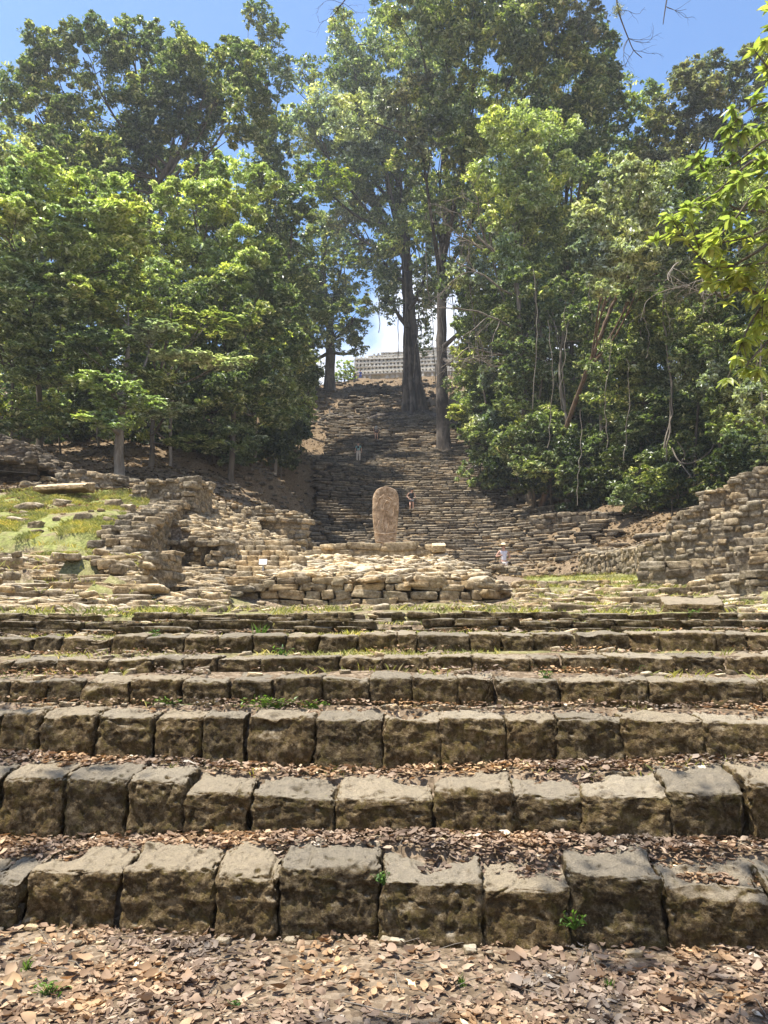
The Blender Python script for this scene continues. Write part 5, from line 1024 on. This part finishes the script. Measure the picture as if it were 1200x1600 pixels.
# ------------------------------------------------------------------ leaf litter, grass, weeds
def dryleaf():
    n = 5; u = np.linspace(0, 1, n + 1); w = 0.25 * np.sin(np.pi * u ** 0.75) ** 1.1 + 0.012; V = []
    for i in range(n + 1):
        cz = 0.3 * (u[i] - 0.5) ** 2 * 2
        V += [(u[i] - 0.5, -w[i] * (1 - 0.2 * (i % 2)), cz + 0.5 * w[i]), (u[i] - 0.5, 0.02 * (i % 2), cz), (u[i] - 0.5, w[i], cz + 0.3 * w[i])]
    F = []
    for i in range(n):
        a = 3 * i; F += [(a, a + 1, a + 4, a + 3), (a + 1, a + 2, a + 5, a + 4)]
    return np.array(V), np.array(F)
def scatter_litter(x, d, z, smin, smax, seed, flat=0.33):
    rr = np.random.default_rng(seed); n = len(x); az = rr.uniform(0, 2 * np.pi, n)
    Dn = np.c_[np.cos(az), np.sin(az), rr.normal(size=n) * 0.17]; flip = np.where(rr.random(n) < 0.4, -1., 1.); Nn = np.c_[rr.normal(size=(n, 2)) * flat, flip * np.ones(n)]
    s = smin + (smax - smin) * rr.random(n) ** 2.2
    V, F = place_leaves(dryleaf(), np.c_[x, d, z + 0.012 + s * 0.06 * (flip < 0)], Dn, Nn, s)
    V = V + 0.009 * np.stack([vnoise(V * 38, 1), vnoise(V * 38 + 5, 2), vnoise(V * 38 + 9, 3)], -1)
    base_ = rr.random(n) ** 1.15; base_ = np.where(rr.random(n) < 0.012, 1.0, base_ * 0.93)
    return V, F, np.repeat(base_, len(F) // n)
LL = []; rr6 = np.random.default_rng(21)
def cluster_mask(x, d, thr, sc=1.6, seed=3): return fbm(np.c_[x, d, d * 0] * sc, 3, seed) > thr
n = 30000; d = rr6.uniform(2.2, 4.6, n); x = rr6.uniform(-2.6, 2.6, n); kp = (d < row_d(0, x) + 0.02) & (rr6.random(n) < np.where(cluster_mask(x, d, 0.0, 2.6), 1.0, 0.3)); x, d = x[kp], d[kp]
near = np.clip(1 - (row_d(0, x) - d) / 0.35, 0, 1); LL.append(scatter_litter(x, d, height(x, d) + near * 0.015 * rr6.random(len(x)), 0.012, 0.075, 1))
for i, (n, a, b, thr) in enumerate(((9000, 0.20, 1.0, -0.3), (7500, 0.2, 1.0, -0.2), (3200, 0.25, 1.0, 0.05), (1400, 0.3, 1.0, 0.1), (900, 0.3, 1.0, 0.2), (900, 0.3, 1.0, 0.2), (900, .3, 1.0, 0.2))):
    x = rr6.uniform(-3.0, 3.0, n) * (1 + i * 0.12); f = rr6.uniform(a, b, n); d0_ = row_d(i, x); d1_ = row_d(i + 1, x); d = d0_ + f * (d1_ - d0_)
    kp = cluster_mask(x, d, thr, 1.8, i + 5) | (f > 0.62) & (rr6.random(n) < 0.6 if i < 3 else rr6.random(n) < 0.15); x, d, f = x[kp], d[kp], f[kp]
    LL.append(scatter_litter(x, d, height(x, d) + 0.02 + 0.025 * rr6.random(len(x)) * (f > 0.3), 0.02, 0.075 if i < 2 else 0.055, 10 + i))
n = 420; d = rr6.uniform(2.3, 5.6, n); x = rr6.uniform(-2.8, 2.8, n); LL.append(scatter_litter(x, d, height(x, d) + 0.02, 0.07, 0.12, 77, 0.6))
TW = []
for q in range(170):
    dq = rr6.uniform(2.4, 5.8); xq = rr6.uniform(-2.8, 2.8); an = rr6.uniform(0, 3.1); ln = rr6.uniform(0.03, 0.16); pts = np.array([(xq + math.cos(an) * ln * f, dq + math.sin(an) * ln * f, float(height([xq + math.cos(an) * ln * f], [dq + math.sin(an) * ln * f])[0]) + 0.02 + rr6.uniform(0, .012)) for f in (-1, -0.3, 0.4, 1)]); TW.append(tube(pts + rr6.normal(size=(4, 3)) * 0.004, rr6.uniform(0.0012, 0.003), 4))
V, F_ = joinparts(TW); tag(mk('twigs', V, F_, M['bark_pale'], None), 'dry broken twigs lying among the fallen leaves', 'twigs', None, 'stuff')
V, F_ = joinparts([(a, b) for a, b, c in LL]); tag(mk('leaf_litter', V, F_, M['litter'], None, attr=np.concatenate([c for a, b, c in LL])), 'dry curled brown leaves covering the ground and lower steps', 'leaf litter', None, 'stuff')
# forest floor litter
n = 60000; d = 22 + 76 * rr6.random(n) ** 1.3; px = rr6.uniform(-60, 1260, n); x = (px - 600) / FPX * d
V, F_, rv = leaves(np.c_[x, d, height(x, d) + 0.05], 0.2, 0.75, 5, 0.55, 0.0)
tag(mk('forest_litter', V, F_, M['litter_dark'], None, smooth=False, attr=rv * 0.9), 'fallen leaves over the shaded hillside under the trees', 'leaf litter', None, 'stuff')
n = 900; px = rr6.uniform(0, 250, n); d = rr6.uniform(18.5, 22, n); x = (px - 600) / FPX * d; V, F_, rv = leaves(np.c_[x, d, height(x, d) + 0.03], 0.12, 0.8, 5, 0.6, 0.0)
tag(mk('terrace_litter', V, F_, M['litter'], None, smooth=False, attr=rv), 'scattered brown leaves on the left grassy terrace', 'leaf litter', None, 'stuff')
# grass
def blades(x, d, z, h, w, seed, lean=0.5):
    rr = np.random.default_rng(seed); n = len(x); az = rr.uniform(0, 2 * np.pi, n); hh = h * rr.uniform(0.4, 1.3, n); B = np.c_[x, d, z]
    s = np.c_[np.cos(az), np.sin(az), np.zeros(n)] * w; l = rr.normal(size=(n, 2)) * lean; tip = B + np.c_[l[:, 0] * hh, l[:, 1] * hh, hh]; mid = (B + tip) / 2 + np.c_[-l * 0.15 * hh[:, None], 0.1 * hh]
    V = np.stack([B - s / 2, B + s / 2, mid + s * 0.4, tip], 1)
    return V.reshape(-1, 3), np.arange(4 * n).reshape(n, 4), rr.random(n)
n = 130000; px = rr6.uniform(-40, 1260, n); d = 6.6 + 20 * rr6.random(n) ** 1.2; px = np.r_[px, rr6.uniform(-40, 240, 90000)]; d = np.r_[d, rr6.uniform(14, 22.4, 90000)]; n = len(d); x = (px - 600) / FPX * d; g = grass_amt(x, d)
kp = (rr6.random(n) < g) & (fbm(np.c_[x, d, d * 0] * 1.3, 3, 8) > -0.12); 
onmound = (np.abs(x) < 3.4) & (d > 16); kp &= ~onmound; x, d = x[kp], d[kp]
V, F_, rv = blades(x, d, height(x, d) - 0.01, np.where(d < 9, 0.045, 0.085), 0.011, 3, 0.6)
tag(mk('grass', V, F_, M['grass'], None, smooth=False, attr=rv), 'short sunlit yellow green grass on ledges and the left terrace', 'grass', None, 'stuff')
n = 2600; i_ = rr6.integers(0, 5, n); x = rr6.uniform(-3.4, 3.4, n); d = np.zeros(n)
for i in range(5): m_ = i_ == i; d[m_] = row_d(i, x[m_]) + rr6.uniform(0.3, 0.95, m_.sum()) * (row_d(i + 1, x[m_]) - row_d(i, x[m_]))
kp = fbm(np.c_[x, d, d * 0] * 2.2, 2, 28) > 0.25; x, d = x[kp], d[kp]
V, F_, rv = blades(x, d, height(x, d), 0.055, 0.006, 4, 0.7); tag(mk('ledge_grass', V, F_, M['grass'], None, smooth=False, attr=rv), 'sparse tufts of thin grass in the leaf-strewn joints of the lower steps', 'grass', None, 'stuff')
# weeds, each a thing
wd = [(405, 1012, 6.6, 0.10, 'b', 'tall thin weed in front of the mossy steps left of centre'), (438, 1042, 5.9, 0.07, 'l', 'small leafy weed on the step under the tall thin weed'), (240, 1020, 6.5, 0.06, 'l', 'tiny leafy sprout on the left upper step'), (255, 1106, 5.25, 0.05, 'l', 'spreading weed row on the left ledge'), (410, 1107, 5.25, 0.07, 'l', 'lush weed at the middle left ledge'), (432, 1110, 5.25, 0.06, 'l', 'weed close beside the lush one on the middle left ledge'), (490, 1110, 5.25, 0.045, 'l', 'low weed right of the lush pair on the ledge'), (600, 1372, 3.95, 0.07, 'l', 'green weed in the joint between two big front blocks'), (897, 1440, 3.6, 0.09, 'l', 'climbing weed in the joint of the right front blocks'), (75, 1560, 3.2, 0.05, 'l', 'green sprout at the lower left ground'), (370, 1580, 3.1, 0.03, 'l', 'little sprout at the bottom edge left of centre'), (1085, 965, 8.0, 0.08, 'l', 'pale leafy weed beside the tilted mossy block'), (855, 1100, 5.3, 0.05, 'l', 'small weed on the right middle ledge'), (990, 1052, 5.9, 0.05, 'l', 'small weed at the foot of the right upper block'), (950, 1550, 3.2, 0.04, 'b', 'grassy tuft on the ground at the right'), (720, 1545, 3.2, 0.04, 'b', 'grassy tuft on the ground right of centre'), (40, 1520, 3.3, 0.04, 'b', 'grassy tuft near the left edge ground')]
for q, (px, py, d, s, kd, lab) in enumerate(wd):
    rr7 = np.random.default_rng(q); a_, b_ = ray(px, py); ds_ = np.arange(2.5, 12, 0.01); hit = np.nonzero(height(a_ * ds_, ds_) >= EYE + b_ * ds_)[0]
    if q in (7, 8): d = float(row_d(0, a_ * 4.3)) - 0.02; z = float(at(px, py, d)[2]) - 0.02; s *= 0.6
    else: d = float(ds_[hit[0]]) + 0.03; z = float(height([a_ * d], [d])[0])
    p = np.array([a_ * d, d, z]); o = thing('weed', (p[0], d, z), lab, 'weed', 'weeds in the joints')
    if kd == 'b':
        n = 26; V, F_, rv = blades(p[0] + rr7.normal(size=n) * s * 0.25, d + rr7.normal(size=n) * s * 0.2, np.full(n, z), s * 1.1, 0.006, q, 0.35); mk('blades', V, F_, M['weed'], o, smooth=False, attr=rv)
    else:
        n = 34; c = np.c_[p[0] + rr7.normal(size=n) * s * (1.4 if q in (3, 4, 5, 6) else 0.6), d + rr7.normal(size=n) * s * 0.4, z + rr7.random(n) * s * 1.2]
        Dn = rr7.normal(size=(n, 3)) * [1, 1, 0.4] + [0, -0.3, 0.1]; V, F_ = place_leaves(bigleaf(4), c, Dn, np.tile((0, 0, 1.), (n, 1)) + rr7.normal(size=(n, 3)) * 0.4, s * rr7.uniform(0.35, 0.7, n)); mk('leaves', V, F_, M['weed'], o, attr=np.repeat(rr7.random(n), 8))
        V, F_ = joinparts([tube(np.array([(p[0], d, z - 0.02), ((p[0] + c_[0]) / 2, (d + c_[1]) / 2, z + (c_[2] - z) * 0.4), c_]), 0.0015, 4) for c_ in c]); mk('stem', V, F_, M['weed'], o, attr=np.full(len(F_), 0.4))

# ------------------------------------------------------------------ people
def skin_mesh(name, J, E, mat, parent, sub=2, root=0):
    me = bpy.data.meshes.new(name + '_cage'); me.from_pydata([tuple(j[:3]) for j in J], E, []); ob = bpy.data.objects.new(name, me); COL.objects.link(ob)
    md = ob.modifiers.new('s', 'SKIN'); md.use_smooth_shade = True; md2 = ob.modifiers.new('d', 'SUBSURF'); md2.levels = sub; md2.render_levels = sub
    for i, j in enumerate(J): me.skin_vertices[0].data[i].radius = (j[3], j[3] if len(j) < 5 else j[4])
    me.skin_vertices[0].data[root].use_root = True
    dg = bpy.context.evaluated_depsgraph_get(); ev = ob.evaluated_get(dg); m2 = bpy.data.meshes.new_from_object(ev)
    ob.modifiers.clear(); ob.data = m2; ob.name = name; m2.name = name; m2.materials.clear(); m2.materials.append(mat); bpy.data.meshes.remove(me); ob.parent = parent
    return ob
def ellip(c, r, n=10, m=14):
    u = np.linspace(0.02, np.pi - 0.02, n); v = np.arange(m) * 2 * np.pi / m
    V = np.stack([c[0] + r[0] * np.sin(u)[:, None] * np.cos(v), c[1] + r[1] * np.sin(u)[:, None] * np.sin(v), c[2] + r[2] * np.cos(u)[:, None] + 0 * v], -1).reshape(-1, 3)
    i = np.arange(n * m).reshape(n, m); return V, np.stack([i[:-1], i[1:], np.roll(i[1:], -1, 1), np.roll(i[:-1], -1, 1)], -1).reshape(-1, 4)
def person(loc, rot, H, label, pose, top='teal', legs='beige', sleeve=0.5, hat=None, shorts=False, pack=None, hair='hair', bag=None, long_hair=False):
    """pose: dict of joint positions in body units (height 1.75): hips, chest, head, hands, feet"""
    s = H / 1.75; o = thing('person', loc, label, 'person'); o.rotation_euler = (0, 0, rot); o.scale = (s, s, s)
    q = dict(pelvis=(0, 0, 0.95), waist=(0, 0, 1.08), chest=(0, 0, 1.32), neck=(0, 0, 1.47), head=(0, -0.02, 1.62), shl=(-0.18, 0, 1.42), shr=(0.18, 0, 1.42), ell=(-0.26, 0.02, 1.14), elr=(0.26, 0.02, 1.14), hal=(-0.27, -0.08, 0.9), har=(0.27, -0.08, 0.9), hpl=(-0.10, 0, 0.92), hpr=(0.10, 0, 0.92), knl=(-0.11, -0.02, 0.5), knr=(0.11, -0.02, 0.5), anl=(-0.11, 0.03, 0.09), anr=(0.11, 0.03, 0.09))
    q.update(pose); v = lambda a: np.array(q[a], float)
    J, names = [], {}
    def add(n, p, r, r2=None): names[n] = len(J); J.append((*p, r, r2 or r))
    add('pelvis', v('pelvis'), .135, .10); add('waist', v('waist'), .115, .09); add('chest', v('chest'), .135, .10); add('neck', v('neck'), .052); add('hd0', v('neck') * .35 + v('head') * .65 - [0, 0, 0.03], .07); add('head', v('head') + [0, 0, .01], .088, .095); add('crown', v('head') + [0, 0.015, .085], .065)
    E = [('pelvis', 'waist'), ('waist', 'chest'), ('chest', 'neck'), ('neck', 'hd0'), ('hd0', 'head'), ('head', 'crown')]
    for sd_ in 'lr':
        sh, el, ha, hp, kn, an = (v(k_ + sd_) for k_ in ('sh', 'el', 'ha', 'hp', 'kn', 'an'))
        add('sh' + sd_, sh, .052); add('el' + sd_, el, .038); add('wr' + sd_, el + (ha - el) * 0.92, .026); add('pa' + sd_, ha + (ha - el) * 0.14, .032, .018)
        add('hp' + sd_, hp - [0, 0, .06], .082); add('kn' + sd_, kn, .055); add('cf' + sd_, kn * .7 + an * .3 + [0, .02, 0], .053); add('an' + sd_, an, .036); add('to' + sd_, an + [0, -.15, -.055], .032)
        E += [('chest', 'sh' + sd_), ('sh' + sd_, 'el' + sd_), ('el' + sd_, 'wr' + sd_), ('wr' + sd_, 'pa' + sd_), ('pelvis', 'hp' + sd_), ('hp' + sd_, 'kn' + sd_), ('kn' + sd_, 'cf' + sd_), ('cf' + sd_, 'an' + sd_), ('an' + sd_, 'to' + sd_)]
        dv = (ha - el) / np.linalg.norm(ha - el); side = np.cross(dv, [0, 1, 0.2]); side /= np.linalg.norm(side); nr_ = np.cross(side, dv); p0 = ha + (ha - el) * 0.14
        for k_ in range(5):
            off = (k_ - 1.5) * 0.018 if k_ < 4 else 0.0; st0 = p0 + side * off if k_ < 4 else p0 - dv * 0.03 + side * 0.03 * (1 if sd_ == 'l' else -1); ln = (0.075, 0.085, 0.08, 0.06, 0.05)[k_]
            dd_ = dv if k_ < 4 else dv * 0.6 + side * 0.7 * (1 if sd_ == 'l' else -1)
            add('f%d%s' % (k_, sd_), st0 + dd_ * ln * .5 + nr_ * .004, .0085); add('g%d%s' % (k_, sd_), st0 + dd_ * ln + nr_ * .018, .0065); E += [('pa' + sd_, 'f%d%s' % (k_, sd_)), ('f%d%s' % (k_, sd_), 'g%d%s' % (k_, sd_))]
    b = skin_mesh('body', J, [(names[a], names[c]) for a, c in E], M['skin'], o)
    h = v('head')
    # face: nose, mouth, eyes and ears as small forms on the head
    L_ = [ellip(h + [0, -.098, -.015], (.013, .018, .02), 6, 8)] + [ellip(h + [sx * .085, 0, -.01], (.012, .02, .03), 6, 8) for sx in (-1, 1)]
    V, F = joinparts(L_); f_ = mk('face', V, F, M['skin'], None, center=False); f_.parent = o; f_.location = (0, 0, 0)
    L_ = [ellip(h + [sx * .032, -.09, .012], (.011, .006, .007), 6, 8) for sx in (-1, 1)] + [ellip(h + [0, -.088, -.055], (.022, .006, .006), 6, 8)]
    V, F = joinparts(L_); f_ = mk('eyes_and_mouth', V, F, M['hair'], None, center=False); f_.parent = o; f_.location = (0, 0, 0)
    def grown(name, sub, mat, g=.016):
        JJ = []; nm = {}
        for n_, r_ in sub['v']: nm[n_] = len(JJ); p = sub.get('p', {}).get(n_, None); p = J[names[n_]][:3] if p is None else p; JJ.append((*p, r_[0], r_[1]))
        return skin_mesh(name, JJ, [(nm[a], nm[c]) for a, c in sub['e']], M[mat], o)
    g = .018; P = {}; vs_ = [('pelvis', (.145, .115)), ('waist', (.13, .108)), ('chest', (.15, .118)), ('neck', (.062, .062))]; es = [('pelvis', 'waist'), ('waist', 'chest'), ('chest', 'neck')]
    P['neck'] = v('neck') - [0, 0, .035]; P['pelvis'] = v('pelvis') + [0, 0, .0]
    for sd_ in 'lr':
        vs_.append(('sh' + sd_, (.066, .066))); es.append(('chest', 'sh' + sd_))
        if sleeve > 0: P['el' + sd_] = v('sh' + sd_) + (v('el' + sd_) - v('sh' + sd_)) * min(sleeve, 1) ; vs_.append(('el' + sd_, (.062, .062))); es.append(('sh' + sd_, 'el' + sd_))
    grown('shirt', dict(v=vs_, e=es, p=P), top)
    P = {}; vs_ = [('pelvis', (.152, .122))]; es = []
    for sd_ in 'lr':
        vs_.append(('hp' + sd_, (.10, .10))); es.append(('pelvis', 'hp' + sd_))
        if shorts: P['kn' + sd_] = v('hp' + sd_) + (v('kn' + sd_) - v('hp' + sd_)) * .45; vs_.append(('kn' + sd_, (.086, .086))); es.append(('hp' + sd_, 'kn' + sd_))
        else: vs_ += [('kn' + sd_, (.078, .078)), ('an' + sd_, (.062, .062))]; es += [('hp' + sd_, 'kn' + sd_), ('kn' + sd_, 'an' + sd_)]
    grown('shorts' if shorts else 'trousers', dict(v=vs_, e=es, p=P), legs)
    for sd_ in 'lr':
        a = v('an' + sd_); V, F = ellip(a + [0, -.06, -.045], (.048, .14, .05)); e = mk('shoe', V, F, M['shoe'], None, center=False); e.parent = o; e.location = (0, 0, 0)
    V, F = ellip(h + [0, .022, .045], (.098, .105, .088))
    if long_hair: V2, F2 = ellip(h + [0, .07, -.07], (.08, .05, .14)); V, F = joinparts([(V, F), (V2, F2)])
    e = mk('hair', V, F, M[hair], None, center=False); e.parent = o; e.location = (0, 0, 0)
    if hat:
        nA = 28; A = np.arange(nA) * 2 * np.pi / nA; prof = [(.235, .055), (.20, .045), (.115, .05), (.11, .10), (.10, .15), (.06, .175), (.01, .17)] if hat == 'straw' else [(.11, .05), (.108, .09), (.09, .13), (.05, .15), (.01, .155)]
        V = []
        for r_, z_ in prof: V += [(h[0] + r_ * math.cos(a), h[1] + r_ * math.sin(a), h[2] + z_ + (0.03 * abs(math.cos(a)) if r_ > .22 else 0)) for a in A]
        i = np.arange(len(prof) * nA).reshape(len(prof), nA); F = np.stack([i[:-1], np.roll(i[:-1], -1, 1), np.roll(i[1:], -1, 1), i[1:]], -1).reshape(-1, 4)
        e = mk('hat', V, F, M['straw' if hat == 'straw' else 'black'], None, center=False); e.parent = o; e.location = (0, 0, 0)
    if pack:
        V, F = boxv(v('chest') + pack[1], pack[2]); V = V + 0; P2, F2 = template(5); L = P2 / np.linalg.norm(P2, axis=1, keepdims=True) * .45 + P2 * .55; V = L * np.array(pack[2]) / 2 + v('chest') + np.array(pack[1]); e = mk('backpack', V, F2, M[pack[0]], None, center=False); e.parent = o; e.location = (0, 0, 0)
    return o
def foot(px, py, d):
    p = at(px, py, d); return (p[0], d)
def stand(px, d, up=0.0):
    x = at(px, 800, d)[0]; return (x, d, float(T([x], [d])[0]) + up)
def stand_at(px, py, dguess):           # walk along the view ray until the ground is met
    a, b = ray(px, py)
    for d in np.arange(dguess * 0.6, dguess * 1.5, 0.05):
        if T([a * d], [d])[0] >= EYE + b * d: return (a * d, d, EYE + b * d)
    p = at(px, py, dguess); return (p[0], p[1], p[2])
p5 = at(788, 911, 31)
person((p5[0], 31.0, p5[2]), 0.15, 1.62, 'person in a straw hat and pale sleeveless top behind the low wall', dict(ell=(-0.34, 0.03, 1.17), hal=(-0.2, -0.2, 1.2), elr=(0.33, 0.05, 1.15), har=(0.2, -0.2, 1.12)), 'white_cloth', 'beige', 0.0, 'straw')
# climber and walkers on the hill staircase
l = stand_at(643, 803, 50); person((l[0], l[1] - 0.15, l[2] + 0.05), 0.1, 1.66, 'person in black tank top with bare legs on the staircase right of the stela', dict(ell=(-0.33, 0.03, 1.2), hal=(-0.22, -0.1, 1.02), elr=(0.29, 0, 1.16), har=(0.22, -0.22, 1.06), knl=(-.12, -.16, .52), anl=(-.12, -.1, .12), head=(0.02, -.06, 1.61)), 'black', 'charcoal', 0.0, 'cap', True, bag=None)
l = stand_at(560, 724, 62); person((l[0], l[1] - 0.15, l[2] + 0.05), -0.1, 1.74, 'person in a teal shirt and pale trousers standing on the staircase', dict(head=(0, -.05, 1.61)), 'teal', 'beige', 0.7, None, False, ('black', (0, -.14, -.03), (.18, .1, .16)))
l = stand_at(588, 689, 70); person((l[0], l[1] - 0.15, l[2] + 0.05), math.pi, 1.62, 'person in dark clothes with a pale backpack climbing bent forward, seen from behind', dict(waist=(0, -.05, 1.06), chest=(0, -.16, 1.26), neck=(0, -.26, 1.38), head=(0, -.34, 1.5), shl=(-.18, -.2, 1.36), shr=(.18, -.2, 1.36), ell=(-.3, -.22, 1.12), elr=(.3, -.22, 1.12), hal=(-.22, -.4, .95), har=(.22, -.4, .95), knl=(-.12, -.14, .52), anl=(-.12, -.04, .1)), 'charcoal', 'black', 0.6, 'cap', True, ('khaki', (0, .17, .02), (.3, .2, .4)))
for px, d, c, lab, hh in ((563, 102.5, 'blue', 'tiny distant person in blue at the left foot of the temple', 1.65), (554, 102.8, 'black', 'tiny distant person in black left of the person in blue by the temple', 1.7)):
    q = at(px, 596, d); zg = float(T([q[0]], [d])[0]); person((q[0], d, zg), 0.3, hh, lab, {}, c, c, 0.9)
# ------------------------------------------------------------------ air
V, F_ = boxv((0, 0, 38.5), (5900, 5900, 81.0)); hz = mk('haze', V, F_, M['sign'], None, smooth=False, center=False); hz.data.materials.clear()
hm = bpy.data.materials.new('thin_haze'); hm.use_nodes = True; hn = hm.node_tree; hn.nodes.clear(); ho = hn.nodes.new('ShaderNodeOutputMaterial'); pv = hn.nodes.new('ShaderNodeVolumePrincipled')
pv.inputs['Color'].default_value = (0.86, 0.92, 1.0, 1); pv.inputs['Density'].default_value = 0.0005; pv.inputs['Anisotropy'].default_value = 0.3; hn.links.new(pv.outputs[0], ho.inputs['Volume'])
hz.data.materials.append(hm); tag(hz, kind='stuff')
print('objects', len(bpy.data.objects))
